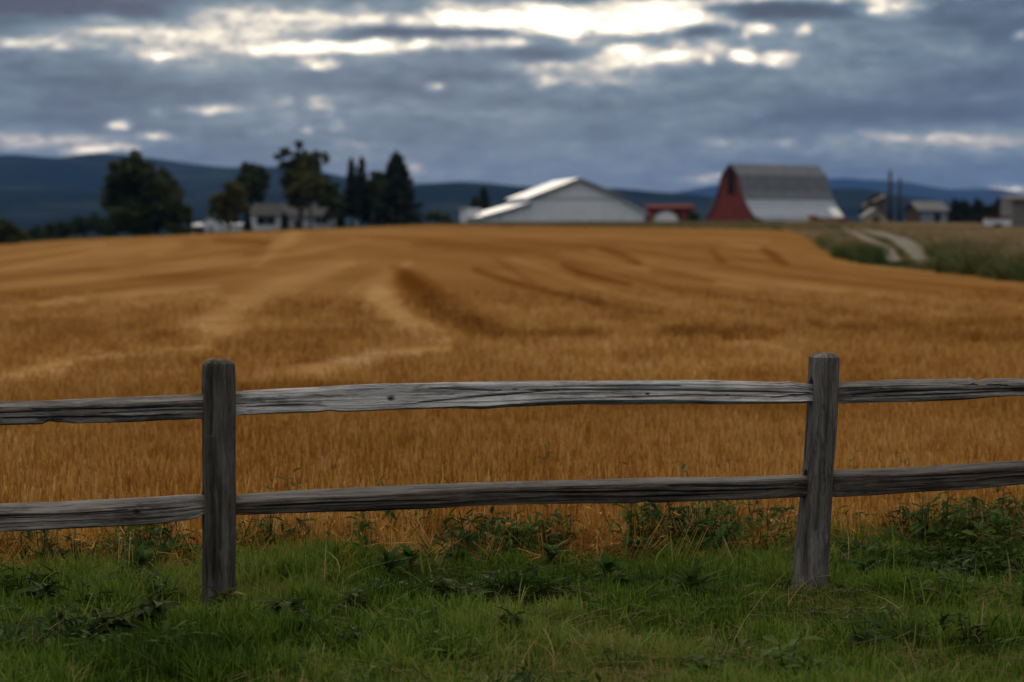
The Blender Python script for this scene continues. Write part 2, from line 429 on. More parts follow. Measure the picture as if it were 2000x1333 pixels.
STRAW = [(0.0, (0.125, 0.045, 0.008)), (0.25, (0.195, 0.082, 0.018)), (0.48, (0.275, 0.134, 0.042)), (0.72, (0.385, 0.212, 0.080)), (1.0, (0.52, 0.335, 0.15))]
def field_material():
    m, t, b = principled('stubble_ground', 0.95, 0.0)
    g = t.new('ShaderNodeNewGeometry')
    a = t.new('ShaderNodeAttribute', attribute_name='tone')
    n = t.noise(t.vec('MULTIPLY', g.outputs['Position'], (3.0, 1.2, 1)), 1.0, 5, 0.65)
    n2 = t.noise(t.vec('MULTIPLY', g.outputs['Position'], (14, 9, 1)), 1.0, 4, 0.7)
    f = t.math('ADD', a.outputs['Fac'], t.math('MULTIPLY', t.math('SUBTRACT', n, 0.5), 0.30))
    f = t.math('ADD', f, t.math('MULTIPLY', t.math('SUBTRACT', n2, 0.5), 0.30))
    t.l.new(t.ramp(f, STRAW), b.inputs['Base Color'])
    bn = t.new('ShaderNodeBump'); bn.inputs['Strength'].default_value = 0.6; bn.inputs['Distance'].default_value = 0.15
    t.l.new(n2, bn.inputs['Height']); t.l.new(bn.outputs[0], b.inputs['Normal'])
    return m
def soil(name, stops, s1, s2):
    m, t, b = principled(name, 0.95, 0.0)
    g = t.new('ShaderNodeNewGeometry')
    n = t.noise(g.outputs['Position'], s1, 5, 0.62); n2 = t.noise(g.outputs['Position'], s2, 4, 0.65)
    f = t.math('MULTIPLY_ADD', n2, 0.45, t.math('MULTIPLY', n, 0.55))
    t.l.new(t.ramp(f, stops), b.inputs['Base Color'])
    return m
M_VERGE = soil('verge_soil', [(0.3, (0.010, 0.012, 0.004)), (0.5, (0.022, 0.028, 0.008)), (0.7, (0.055, 0.042, 0.016))], 1.6, 14)
M_BANK = soil('bank_soil', [(0.3, (0.030, 0.028, 0.010)), (0.48, (0.075, 0.060, 0.022)), (0.62, (0.20, 0.135, 0.070)), (0.8, (0.29, 0.205, 0.12))], 0.12, 0.8)
M_PLAIN = soil('farmland_soil', [(0.3, (0.045, 0.048, 0.016)), (0.5, (0.085, 0.075, 0.028)), (0.7, (0.16, 0.115, 0.045))], 0.02, 0.25)
region('grass_verge', in_verge, M_VERGE, 'mown grass verge along the roadside of the wooden fence')
region('wheat_field', in_field, field_material(), 'harvested golden wheat field with curved combine marks', straw_tone)
region('embankment', in_bank, M_BANK, 'rough weedy bank rising beside the farm track')
region('farmland', rest, M_PLAIN, 'farmyard grass and flat farmland beyond the wheat field')

# ---- farm track: two worn wheel ruts up the bank
M_TRACK = soil('track_gravel', [(0.3, (0.16, 0.138, 0.125)), (0.7, (0.27, 0.24, 0.215))], 0.5, 5)
def rut(name, pts, label):
    # pts: (column, row, half width in columns); each lies where its sight line meets the bank
    mb = MB(); c = []
    for px, py, hw in pts:
        lo, hi = 70.0, 400.0
        for _ in range(40):
            mid = (lo + hi) / 2; p = at(px, py, mid)
            if p[2] > ground_z(p[0], p[1]): lo = mid
            else: hi = mid
        c.append(np.array((*at(px, py, lo)[:2], 1.3 * hw / FP * lo)))
    c = np.array(c); s = np.linspace(0, len(c) - 1, 70)
    cc = np.stack([np.interp(s, range(len(c)), c[:, k]) for k in range(3)], 1)
    cc[:, 2] *= 1 + 0.35 * (vnoise(s * 3, s * 0, 71) - 0.5)
    vs = []; fs = []
    for i, (x, y, w) in enumerate(cc):
        for k in range(5):
            xx = x + w * (k / 2 - 1)
            vs.append((xx, y, ground_z(xx, y) + 0.05))
        if i:
            for k in range(4): fs.append(((i - 1) * 5 + k, (i - 1) * 5 + k + 1, i * 5 + k + 1, i * 5 + k))
    mb.add(vs, fs)
    return kind(mb.build(name, M_TRACK, smooth=True), 'structure', label)
RUT_A = [(1748,513,8),(1743,506,10),(1733,494,14),(1712,480,13),(1693,469,11),(1664,454,8),(1645,449,5)]
RUT_B = [(1808,513,10),(1800,506,13),(1792,494,17),(1772,480,16),(1756,469,15),(1710,454,12),(1680,449,6)]
rut('farm_track_rut', RUT_A, 'pale gravel wheel rut nearest the wheat field')
rut('farm_track_rut', RUT_B, 'pale gravel wheel rut on the bank side of the track')

# ================================================================== hills
def hills(name, d, depth, prof, mat, seed, label, base=-3.0):
    b = np.linspace(-1400, 3400, 520)
    yy = interp(b, prof) + 3.0 * (fbm(b / 60, b * 0 + .5, seed, 4) - 0.5)
    top = EYE + (460 - yy) / FP * d
    s = np.linspace(0, 1, 34)
    vs = []
    for k, t in enumerate(s):
        y = d - depth + depth * 1.6 * t
        rise = np.sin(min(t / 0.625, 1) * math.pi / 2) ** 1.3 if t < 0.625 else math.cos((t - 0.625) / 0.375 * math.pi / 2)
        x = (b - 1000) / FP * d
        g = 1 + 0.34 * rise * (1 - rise) * 2 * (fbm(x / d * 26 + t * 1.2, np.full_like(x, t * 5), seed + 3, 5) - 0.5) * 2
        z = base + (top - base) * rise * g
        vs.append(np.stack([x, np.full_like(x, y), z], 1))
    v = np.concatenate(vs); n = len(b); i = np.arange(len(s) * n).reshape(len(s), n)
    f = np.stack([i[:-1, :-1], i[:-1, 1:], i[1:, 1:], i[1:, :-1]], -1).reshape(-1, 4)
    return kind(link(name, np_mesh(name, v, f, mat)), 'structure', label)
M_HILL = soil('forest_hillside', [(0.30, (0.004, 0.009, 0.009)), (0.50, (0.009, 0.016, 0.014)), (0.60, (0.030, 0.034, 0.024)), (0.74, (0.09, 0.075, 0.055))], 0.0016, 0.009)
NEAR_L = [(-1400,330),(-600,300),(-200,318),(0,307),(60,306),(140,311),(185,310),(222,302),(262,305),(330,315),(400,324),(460,330),(530,328),(610,331),(650,341),(700,352),(760,362),(830,400),(900,440),(1000,462),(3400,462)]
MID = [(-1400,380),(500,372),(760,362),(830,361),(905,358),(950,360),(1010,366),(1100,370),(1200,371),(1260,377),(1300,380),(1345,384),(1375,393),(1405,388),(1440,378),(1520,372),(1640,371),(1690,383),(1745,389),(1800,398),(1850,408),(1950,415),(2100,410),(3400,400)]
FAR = [(-1400,380),(900,385),(1280,382),(1330,374),(1375,366),(1410,360),(1500,356),(1640,350),(1690,352),(1750,356),(1800,366),(1840,371),(1890,370),(1920,369),(1960,380),(2020,386),(2100,380),(3400,370)]
hills('mountain_ridge', 9000, 3200, NEAR_L, M_HILL, 41, 'dark blue forested mountain ridge behind the trees on the left')
hills('hills', 6500, 2400, MID, M_HILL, 47, 'low dark blue hills behind the white barn')
hills('mountain_ridge', 19000, 4200, FAR, M_HILL, 53, 'pale blue far mountain ridge behind the red barn')

# ================================================================== air
mh = bpy.data.materials.new('evening_haze'); mh.use_nodes = True
th = NT(mh.node_tree); th.n.clear()
pv = th.new('ShaderNodeVolumePrincipled')
pv.inputs['Color'].default_value = (0.17, 0.39, 0.98, 1)
pv.inputs['Density'].default_value = 3.4e-5
pv.inputs['Anisotropy'].default_value = 0.0
ho = th.new('ShaderNodeOutputMaterial'); th.l.new(pv.outputs[0], ho.inputs['Volume'])
haze = MB().box(-29000, 29000, -29000, 29000, -7, 760).build('haze', mh)
kind(haze, 'stuff', 'thin blue evening haze over the valley')
# ================================================================== wooden fence
DL, DR = 10.5, 11.0
PL = np.array(((430 - 1000) / FP * DL, DL)); PR = np.array(((1590 - 1000) / FP * DR, DR))
FD = (PR - PL); SPAN = float(np.linalg.norm(FD)); FD = FD / SPAN
F_ANG = math.atan2(FD[1], FD[0])
fence = thing('split_rail_fence', 'weathered grey wooden split rail fence between the green verge and the wheat field', 'fence',
              (PL[0], PL[1], 0), F_ANG)
def fence_pt(px, py, off=0.0):
    """point of the fence plane (local s along the fence, height) on the sight line"""
    d = ray(px, py); n = np.array((-FD[1], FD[0]))
    t = float(n @ (PL + n * off)) / float(n @ d[:2])
    p = np.array((0, 0, EYE)) + d * t
    return float((p[:2] - PL) @ FD), float(p[2])

def wood(name, dark, mid, light, axis, seed, streak=1.0, moss=0.0):
    m, t, b = principled(name, 0.85, 0.25)
    o = t.vec('ADD', t.new('ShaderNodeTexCoord').outputs['Object'], (seed * 3.7, seed * 1.3, seed * 2.1))
    st = (1.6, 34, 34) if axis == 'x' else (34, 34, 1.6)
    warp = t.vec('SCALE', t.noise(o, 5.0, 3, 0.6, 0, 'Color')); warp.node.inputs['Scale'].default_value = 0.05
    o2 = t.vec('ADD', o, warp)
    g = t.noise(t.vec('MULTIPLY', o2, st), 1.0, 5, 0.65)
    g2 = t.noise(t.vec('MULTIPLY', o2, tuple(2.6 * k for k in st)), 1.0, 4, 0.7)
    blot = t.noise(t.vec('MULTIPLY', o, (4, 12, 12) if axis == 'x' else (12, 12, 4)), 1.0, 4, 0.6)
    f = t.math('MULTIPLY_ADD', t.math('SUBTRACT', g, 0.5), 1.4 * streak, 0.5)
    f = t.math('MULTIPLY_ADD', t.math('SUBTRACT', g2, 0.5), 1.05 * streak, f)
    f = t.math('MULTIPLY_ADD', t.math('SUBTRACT', blot, 0.5), 0.9, f)
    c = t.ramp(f, [(0.08, tuple(0.35 * k for k in dark)), (0.28, dark), (0.52, mid), (0.85, light)])
    a = t.new('ShaderNodeAttribute', attribute_name='crack')
    c = t.mix(a.outputs['Fac'], c, (0.012, 0.011, 0.011, 1))
    if axis == 'x':
        a2 = t.new('ShaderNodeAttribute', attribute_name='pale_top_edge')
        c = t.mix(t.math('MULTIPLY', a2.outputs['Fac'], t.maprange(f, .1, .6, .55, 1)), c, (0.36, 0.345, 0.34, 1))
    if moss:
        mo = t.noise(o, 9.0, 4, 0.6)
        c = t.mix(t.maprange(mo, 0.56, 0.70, 0, moss), c, (0.055, 0.06, 0.035, 1))
    t.l.new(c, b.inputs['Base Color'])
    bn = t.new('ShaderNodeBump'); bn.inputs['Strength'].default_value = 0.75; bn.inputs['Distance'].default_value = 0.010
    t.l.new(t.math('MULTIPLY_ADD', g2, 0.6, g), bn.inputs['Height']); t.l.new(bn.outputs[0], b.inputs['Normal'])
    return m
SILVER = wood('silvered_wood', (0.195, 0.183, 0.188), (0.385, 0.368, 0.378), (0.575, 0.555, 0.57), 'x', 1)
GREY = wood('grey_rail_wood', (0.061, 0.052, 0.050), (0.154, 0.136, 0.131), (0.297, 0.268, 0.257), 'x', 2)
BROWN = wood('dark_rail_wood', (0.029, 0.022, 0.019), (0.068, 0.054, 0.046), (0.127, 0.105, 0.093), 'x', 3)
GREY2 = wood('grey_rail_wood_b', (0.083, 0.070, 0.065), (0.187, 0.165, 0.155), (0.330, 0.295, 0.279), 'x', 5)
POST_D = wood('dark_post_wood', (0.036, 0.029, 0.025), (0.082, 0.068, 0.060), (0.158, 0.138, 0.126), 'z', 4, 0.9, 0.3)
POST_G = wood('grey_post_wood', (0.061, 0.052, 0.048), (0.138, 0.120, 0.111), (0.259, 0.230, 0.216), 'z', 6, 0.9, 0.3)

def rail(edges, mat, seed, label, tilt=0.015, under=0.25, depth=0.085, crown=0.2, s_pad=(0.05, 0.05), cracks=(), chips=(), knots=(), rough=1.0, smid=0.55, bev=0.13, pale_top=0.0):
    """edges: (column, top row, bottom row); a split rail: an uneven polygon swept along, tapered into the posts"""
    pts = []
    for px, yt, yb in edges:
        s0, z0 = fence_pt(px, yt, -0.01); s1, z1 = fence_pt(px, yb, -0.03)
        pts.append((s0, z0, z1))
    pts = np.array(pts)
    s = np.linspace(pts[0, 0] - s_pad[0], pts[-1, 0] + s_pad[1], 340)
    zt = np.interp(s, pts[:, 0], pts[:, 1]); zb = np.interp(s, pts[:, 0], pts[:, 2])
    k = np.ones(9) / 9
    sm = lambda a: np.convolve(np.pad(a, 4, 'edge'), k, 'valid')
    zt, zb = sm(zt), sm(zb)
    zt = zt + 0.004 * rough * (fbm(s * 5, s * 0 + seed, seed, 4) - 0.5); zb = zb + 0.006 * rough * (fbm(s * 4, s * 0 + seed + 9, seed + 1, 4) - 0.5)
    NP_ = 76
    und = under if hasattr(under, '__len__') else [(s[0], under), (s[-1], under)]
    uu = np.interp(s, [p[0] for p in und], [p[1] for p in und])
    bv = np.interp(s, [p[0] for p in bev], [p[1] for p in bev]) if hasattr(bev, '__len__') else np.full(len(s), bev)
    V = np.zeros((len(s), NP_, 3)); C = np.zeros((len(s), NP_))
    wob = 0.008 * (fbm(s * 0.9, s * 0 + 3.3, seed + 5, 2) - 0.5)
    for i in range(len(s)):
        h = zt[i] - zb[i]; e = min((s[i] - s[0]) / 0.12, (s[-1] - s[i]) / 0.12, 1.0); e = e * e * (3 - 2 * e)
        dp = depth * (0.62 + 0.38 * e)
        yf = -dp * 0.5 + wob[i]; yb_ = dp * 0.5 + wob[i]
        q0 = np.array([(yf + dp * crown, zt[i]), (yf + dp * 0.06 + tilt * 0.4, zt[i] - h * bv[i]), (yf + tilt * 0.3, zb[i] + h * smid),
                       (yf, zb[i] + h * uu[i]), (yf + dp * 0.34 * (uu[i] > 0.02) + 0.004, zb[i]), (yb_ - 0.012, zb[i] + 0.012 * (1 + np.sin(s[i] * 2 + seed))),
                       (yb_, zb[i] + h * 0.45), (yb_ - 0.008, zt[i] - h * 0.16), (yf + dp * (crown + 0.35), zt[i] + 0.003)])
        # even spacing round the outline
        q1 = np.vstack([q0, q0[:1]]); L = np.concatenate([[0], np.cumsum(np.hypot(*np.diff(q1, axis=0).T))])
        u = np.linspace(0, L[-1], NP_, endpoint=False)
        V[i, :, 1] = np.interp(u, L, q1[:, 0]); V[i, :, 2] = np.interp(u, L, q1[:, 1]); V[i, :, 0] = s[i]
    # rough split grain: long grooves along the rail
    cen = V.mean(1, keepdims=True); out = V - cen; out[..., 0] = 0; out /= np.linalg.norm(out, axis=2, keepdims=True) + 1e-9
    uu_ = np.broadcast_to(np.arange(NP_)[None, :], (len(s), NP_)); ss = np.broadcast_to(s[:, None], (len(s), NP_))
    gr = fbm(ss * 1.3 + 40 * seed, uu_ * 0.32 + seed * 7, seed + 11, 3) - 0.5
    g2 = vnoise(ss * 3.2 + seed, uu_ * 0.8, seed + 12) - 0.5
    disp = 0.009 * rough * gr + 0.0065 * rough * g2
    for (a0, a1, v0, v1, dpt) in cracks:                       # a long check: groove from (a0, v0) to (a1, v1), v = height share
        hh = (V[..., 2] - zb[:, None]) / (zt - zb)[:, None]
        t_ = np.clip((ss - a0) / (a1 - a0), 0, 1); inside = (ss >= a0) & (ss <= a1) & (V[..., 1] < cen[..., 1] + 0.01)
        vv = v0 + (v1 - v0) * t_ + 0.10 * (fbm(ss * 3.1, ss * 0 + a0, seed + 20, 3) - 0.5)
        w = 0.065 * np.sin(np.pi * np.clip(t_, 0.02, 0.98)) ** 0.5 + 1e-4
        g = np.clip(1 - np.abs(hh - vv) / w, 0, 1) * inside
        disp = disp - dpt * g; C = np.maximum(C, np.clip(g * 1.2, 0, 0.9))
    for (a, v, r) in knots:
        hh = zb[:, None] + v * (zt - zb)[:, None]
        dd = np.hypot((ss - a) * 0.7, V[..., 2] - hh); g = np.clip(1 - dd / r, 0, 1) * (V[..., 1] < cen[..., 1])
        disp = disp - 0.012 * g; C = np.maximum(C, np.clip(g * 1.6, 0, 0.95))
    hs_ = (V[..., 2] - zb[:, None]) / (zt - zb)[:, None]
    BL_ = np.clip((hs_ - (1 - bv[:, None] * .95)) / .10, 0, 1) * pale_top * (.6 + .8 * fbm(ss * 4, uu_ * .3, seed + 31, 3))  # blends to pale grey towards the rail's top edge
    V = V + out * disp[..., None]
    for (a, v, w, dz) in chips:                                 # a bite out of the top (v=1) or bottom (v=0) edge
        g = np.clip(1 - np.abs(s - a) / w, 0, 1)[:, None]
        if v > 0.5: V[..., 2] -= dz * g * (V[..., 2] > (zt - 0.02)[:, None])
        else: V[..., 2] += dz * g * (V[..., 2] < (zb + 0.02)[:, None])
    idx = np.arange(len(s) * NP_).reshape(len(s), NP_)
    f = np.stack([idx[:-1], idx[1:], np.roll(idx, -1, 1)[1:], np.roll(idx, -1, 1)[:-1]], -1).reshape(-1, 4)
    vv = V.reshape(-1, 3)
    m = bpy.data.meshes.new('rail')
    m.from_pydata(vv.tolist(), [], f.tolist() + [list(range(NP_ - 1, -1, -1)), list(range((len(s) - 1) * NP_, len(s) * NP_))])
    m.materials.append(mat)
    at_ = m.attributes.new('crack', 'FLOAT', 'POINT'); at_.data.foreach_set('value', C.ravel().astype(np.float32))
    at_ = m.attributes.new('pale_top_edge', 'FLOAT', 'POINT'); at_.data.foreach_set('value', BL_.ravel().astype(np.float32))
    bm = bmesh.new(); bm.from_mesh(m); bmesh.ops.recalc_face_normals(bm, faces=bm.faces); bm.to_mesh(m); bm.free()
    m.shade_smooth(); m.set_sharp_from_angle(angle=math.radians(26))
    o = link('rail', m, fence)
    if label: o['label'] = label
    return o
S1 = fence_pt(950, 760)[0]; S2 = fence_pt(1130, 760)[0]; S3 = fence_pt(1590, 760)[0]
sx_ = lambda px: fence_pt(px, 760)[0]
rail([(455,769,812),(530,763,808),(620,758,806),(700,754,804),(790,751,800),(870,749,799),(960,748,796),(1050,747,794),(1150,746,791),(1250,745,791),(1350,745,790),(1450,746,791),(1530,749,791),(1593,752,788)],
     SILVER, 3, 'bowed silvery top rail with long cracks, between the two posts', tilt=0.06, under=[(0, 0.05), (sx_(800), 0.06), (sx_(930), 0.15), (sx_(1100), 0.24), (sx_(1580), 0.15)], crown=0.46, s_pad=(0.02, 0.03),
     cracks=[(sx_(800), sx_(1090), .22, .66, .009), (sx_(830), sx_(980), .80, .66, .006), (sx_(1000), sx_(1580), .70, .56, .008), (sx_(1080), sx_(1330), .86, .80, .006), (sx_(480), sx_(640), .34, .26, .005),
             (sx_(1180), sx_(1500), .36, .42, .005), (sx_(1500), sx_(1592), .30, .52, .008)],
     knots=[(sx_(762), .45, .016), (sx_(1262), .45, .007), (sx_(1418), .40, .007)], chips=[(sx_(1545), 1, .05, -.006), (sx_(940), 0, .12, -.007), (sx_(640), 0, .05, .006)], smid=0.5)
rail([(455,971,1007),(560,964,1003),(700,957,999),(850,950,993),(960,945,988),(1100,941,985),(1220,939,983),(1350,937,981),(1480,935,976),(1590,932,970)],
     BROWN, 5, 'dark brown bottom rail between the two posts', tilt=0.004, under=0.05, crown=0.62, s_pad=(0.03, 0.04), bev=[(sx_(465), .38), (sx_(1000), .22), (sx_(1585), .13)], pale_top=.45,
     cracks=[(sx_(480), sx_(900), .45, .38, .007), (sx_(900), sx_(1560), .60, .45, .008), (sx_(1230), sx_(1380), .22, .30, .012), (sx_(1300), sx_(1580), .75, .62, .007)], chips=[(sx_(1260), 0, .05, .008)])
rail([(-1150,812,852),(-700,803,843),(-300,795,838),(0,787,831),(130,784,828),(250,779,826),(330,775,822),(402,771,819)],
     GREY, 8, 'grey top rail on the left with long grooves', tilt=0.012, under=0.06, crown=0.55, bev=.22, pale_top=.3,
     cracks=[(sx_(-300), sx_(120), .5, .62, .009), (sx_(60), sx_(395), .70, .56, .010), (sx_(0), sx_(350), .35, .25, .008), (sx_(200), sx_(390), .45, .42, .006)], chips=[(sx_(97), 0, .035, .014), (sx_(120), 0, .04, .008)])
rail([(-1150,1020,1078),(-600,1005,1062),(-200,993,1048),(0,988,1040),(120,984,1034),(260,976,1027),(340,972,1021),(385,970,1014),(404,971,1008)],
     GREY2, 12, 'grey bottom rail on the left with a dark knot', tilt=0.014, under=0.04, crown=0.6, bev=.34, pale_top=.35,
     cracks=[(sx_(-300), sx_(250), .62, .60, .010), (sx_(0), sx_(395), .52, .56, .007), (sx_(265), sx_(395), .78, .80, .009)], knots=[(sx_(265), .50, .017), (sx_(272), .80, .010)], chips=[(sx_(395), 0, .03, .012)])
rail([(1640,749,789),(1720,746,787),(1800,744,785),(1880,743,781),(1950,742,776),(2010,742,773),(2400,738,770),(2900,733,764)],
     GREY, 15, 'grey top rail on the right with a broken notch in its upper edge', tilt=0.012, under=0.08, crown=0.55, bev=.22, pale_top=.3, s_pad=(0.04, 0.05),
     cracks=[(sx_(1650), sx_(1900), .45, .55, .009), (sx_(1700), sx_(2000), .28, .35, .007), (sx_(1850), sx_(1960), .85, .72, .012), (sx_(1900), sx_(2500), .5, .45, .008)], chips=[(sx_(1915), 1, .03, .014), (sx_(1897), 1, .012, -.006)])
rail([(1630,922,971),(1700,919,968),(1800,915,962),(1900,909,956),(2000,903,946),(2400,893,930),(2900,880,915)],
     BROWN, 19, 'dark bottom rail on the right', tilt=0.002, under=0.04, crown=0.55, bev=.2, pale_top=.3, s_pad=(0.05, 0.05),
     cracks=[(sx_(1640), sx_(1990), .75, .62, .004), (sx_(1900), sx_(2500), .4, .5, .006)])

def post(s_base, prof, mat, seed, depth, rnd, label, slots, side=1.0):
    """prof: (height, left s, right s, y lean) of the post's outline; a chamfered squared timber"""
    hs = np.linspace(prof[0][0], prof[-1][0], 120)
    L = np.interp(hs, [p[0] for p in prof], [p[1] for p in prof]); Rr = np.interp(hs, [p[0] for p in prof], [p[2] for p in prof])
    NP_ = 40; V = np.zeros((len(hs), NP_, 3))
    for i, h in enumerate(hs):
        cx, w = (L[i] + Rr[i]) / 2, (Rr[i] - L[i]) / 2; d = depth / 2; c = 0.27
        top = prof[-1][0] - h
        e = 1.0 if top > rnd else 0.80 + 0.20 * math.sqrt(max(0, 1 - (1 - top / rnd) ** 2))
        q0 = np.array([(-w * (1 - c), -d), (w * (1 - c * 1.4), -d * 1.02), (w, -d * (1 - c * 1.5)), (w, d * (1 - c)), (w * (1 - c), d), (-w * (1 - c), d), (-w, d * (1 - c)), (-w, -d * (1 - c * 1.2))]) * e
        q1 = np.vstack([q0, q0[:1]]); LL = np.concatenate([[0], np.cumsum(np.hypot(*np.diff(q1, axis=0).T))])
        u = np.linspace(0, LL[-1], NP_, endpoint=False)
        V[i, :, 0] = cx + np.interp(u, LL, q1[:, 0]); V[i, :, 1] = np.interp(u, LL, q1[:, 1]); V[i, :, 2] = h
    cen = V.mean(1, keepdims=True); out = V - cen; out[..., 2] = 0; out /= np.linalg.norm(out, axis=2, keepdims=True) + 1e-9
    uu_ = np.broadcast_to(np.arange(NP_)[None, :], (len(hs), NP_)); hh = np.broadcast_to(hs[:, None], uu_.shape)
    disp = 0.010 * (fbm(hh * 1.6 + seed, uu_ * 0.5, seed, 3) - 0.5) + 0.005 * (vnoise(hh * 4, uu_ * 1.3, seed + 1) - 0.5)
    C = np.zeros(uu_.shape)
    rr = np.random.default_rng(seed)
    for _ in range(7):
        u0 = rr.uniform(0, NP_); h0 = rr.uniform(0, .9); h1 = h0 + rr.uniform(.2, .6)
        cu = u0 + 2.0 * (fbm(hh * 2.0, hh * 0 + u0, seed + 3, 2) - 0.5)
        g = np.clip(1 - np.abs(uu_ - cu) / 0.9, 0, 1) * ((hh > h0) & (hh < h1))
        disp = disp - 0.006 * g; C = np.maximum(C, 0.75 * g)
    V = V + out * disp[..., None]
    V[-1, :, 2] += 0.006 * (vnoise(uu_[-1] * 0.8, uu_[-1] * 0.0, seed) - 0.5)
    idx = np.arange(len(hs) * NP_).reshape(len(hs), NP_)
    f = np.stack([idx[:-1], np.roll(idx, -1, 1)[:-1], np.roll(idx, -1, 1)[1:], idx[1:]], -1).reshape(-1, 4).tolist()
    vv = V.reshape(-1, 3).tolist(); vv.append((float(cen[-1, 0, 0]), 0, float(hs[-1] + 0.012)))
    f += [[int(idx[-1, k]), int(idx[-1, (k + 1) % NP_]), len(vv) - 1] for k in range(NP_)] + [list(range(NP_ - 1, -1, -1))]
    m = bpy.data.meshes.new('post'); m.from_pydata(vv, [], f); m.materials.append(mat)
    at_ = m.attributes.new('crack', 'FLOAT', 'POINT'); at_.data.foreach_set('value', np.append(C.ravel(), 0).astype(np.float32))
    o = link('post', m, fence)
    for k, (z0, z1) in enumerate(slots):                        # mortises that the rails pass into
        cb = MB().tube([(s_base - .3, 0, (z0 + z1) / 2), (s_base + .3, 0, (z0 + z1) / 2)], [1, 1], 12)
        cb.v = [(x, (y) * 0.037, (z0 + z1) / 2 + (z - (z0 + z1) / 2) * (z1 - z0) / 2) for x, y, z in cb.v]
        c = link('slot', cb.mesh('slot', None))
        c.parent = fence
        md = o.modifiers.new('slot', 'BOOLEAN'); md.operation = 'DIFFERENCE'; md.solver = 'EXACT'; md.object = c
        bpy.context.view_layer.update()
        nm = bpy.data.meshes.new_from_object(o.evaluated_get(bpy.context.evaluated_depsgraph_get()))
        o.modifiers.clear(); old = o.data; o.data = nm; bpy.data.objects.remove(c)
    o.data.name = 'post'
    o.data.shade_smooth(); o.data.set_sharp_from_angle(angle=math.radians(35))
    if label: o['label'] = label
    return o
def sz(px, py): return fence_pt(px, py, -0.06)
zl = lambda py: sz(430, py)[1]; zr = lambda py: sz(1610, py)[1]
sl = lambda px, py=900: sz(px, py)[0]
post(0, [(-0.35, sl(401), sl(459)), (zl(1190), sl(398), sl(459)), (zl(1000), sl(397), sl(461)), (zl(800), sl(398), sl(462)), (zl(740), sl(398), sl(461.5)), (zl(706), sl(399), sl(460))],
     POST_D, 31, 0.135, 0.024, 'dark weathered post with a rounded top', [(zl(824), zl(758)), (zl(1014), zl(958))])
post(SPAN, [(-0.35, sl(1551), sl(1618)), (zr(1150), sl(1560), sl(1620)), (zr(1000), sl(1574), sl(1629)), (zr(900), sl(1584), sl(1634)), (zr(800), sl(1590), sl(1640)), (zr(694), sl(1593), sl(1643))],
     POST_G, 37, 0.130, 0.016, 'pale grey post leaning to the right', [(zr(794), zr(736)), (zr(976), zr(918))])
for sgn, s0 in ((-1, -SPAN), (1, 2 * SPAN)):                    # the next posts along, just out of the picture
    w = 0.07
    post(s0, [(-0.35, s0 - w, s0 + w), (0.5, s0 - w, s0 + w), (1.06, s0 - w, s0 + w)], POST_D if sgn < 0 else POST_G, 50 + sgn, 0.135, 0.02,
         None, [(.78, .90), (.36, .47)] if sgn < 0 else [(.86, .96), (.48, .58)])
# ================================================================== buildings
def wallpaint(name, c, var=0.12, rough=0.7, stretch=(1, 1, 1), scale=0.8, spec=0.25):
    return paint(name, tuple(k * (1 - var) for k in c), tuple(min(0.9, k * (1 + var)) for k in c), scale, rough, spec, stretch)
WHITE = wallpaint('white_siding', (0.70, 0.74, 0.82), 0.08)
WHITE_ROOF = wallpaint('white_metal_roof', (0.72, 0.74, 0.80), 0.06, 0.45)
GREY_ROOF = wallpaint('grey_shingles', (0.125, 0.135, 0.165), 0.2)
STEEL_ROOF = wallpaint('pale_steel_roof', (0.28, 0.32, 0.41), 0.10, 0.45)
LIGHT_PANEL = wallpaint('pale_metal_sheet', (0.80, 0.82, 0.86), 0.05, 0.35)
RED = wallpaint('red_barn_boards', (0.235, 0.050, 0.042), 0.3, 0.85, (2, 2, .3), 1.5)
RED_ROOF = wallpaint('red_metal_roof', (0.15, 0.022, 0.024), 0.2, 0.9, spec=0.03)
OPENING = wallpaint('dark_opening', (0.012, 0.011, 0.012), 0.2)
TRIM = wallpaint('dark_trim', (0.17, 0.18, 0.20), 0.1)
GLASS = wallpaint('dark_window_glass', (0.018, 0.020, 0.024), 0.1, 0.08, spec=0.6)
CREAM = wallpaint('cream_boards', (0.42, 0.36, 0.28), 0.15)
BLUEGREY = wallpaint('blue_grey_metal', (0.20, 0.25, 0.31), 0.1)
BLUE = wallpaint('light_blue_boards', (0.20, 0.33, 0.50), 0.1)
BROWN_W = wallpaint('brown_boards', (0.10, 0.07, 0.055), 0.2)
RUST = wallpaint('rusty_red_paint', (0.24, 0.065, 0.030), 0.3, 0.8)
TYRE = wallpaint('rubber', (0.02, 0.02, 0.02), 0.1)
POLE = wallpaint('dark_pole', (0.035, 0.03, 0.028), 0.25)
ROOF_DK = wallpaint('house_roof', (0.060, 0.058, 0.060), 0.2)

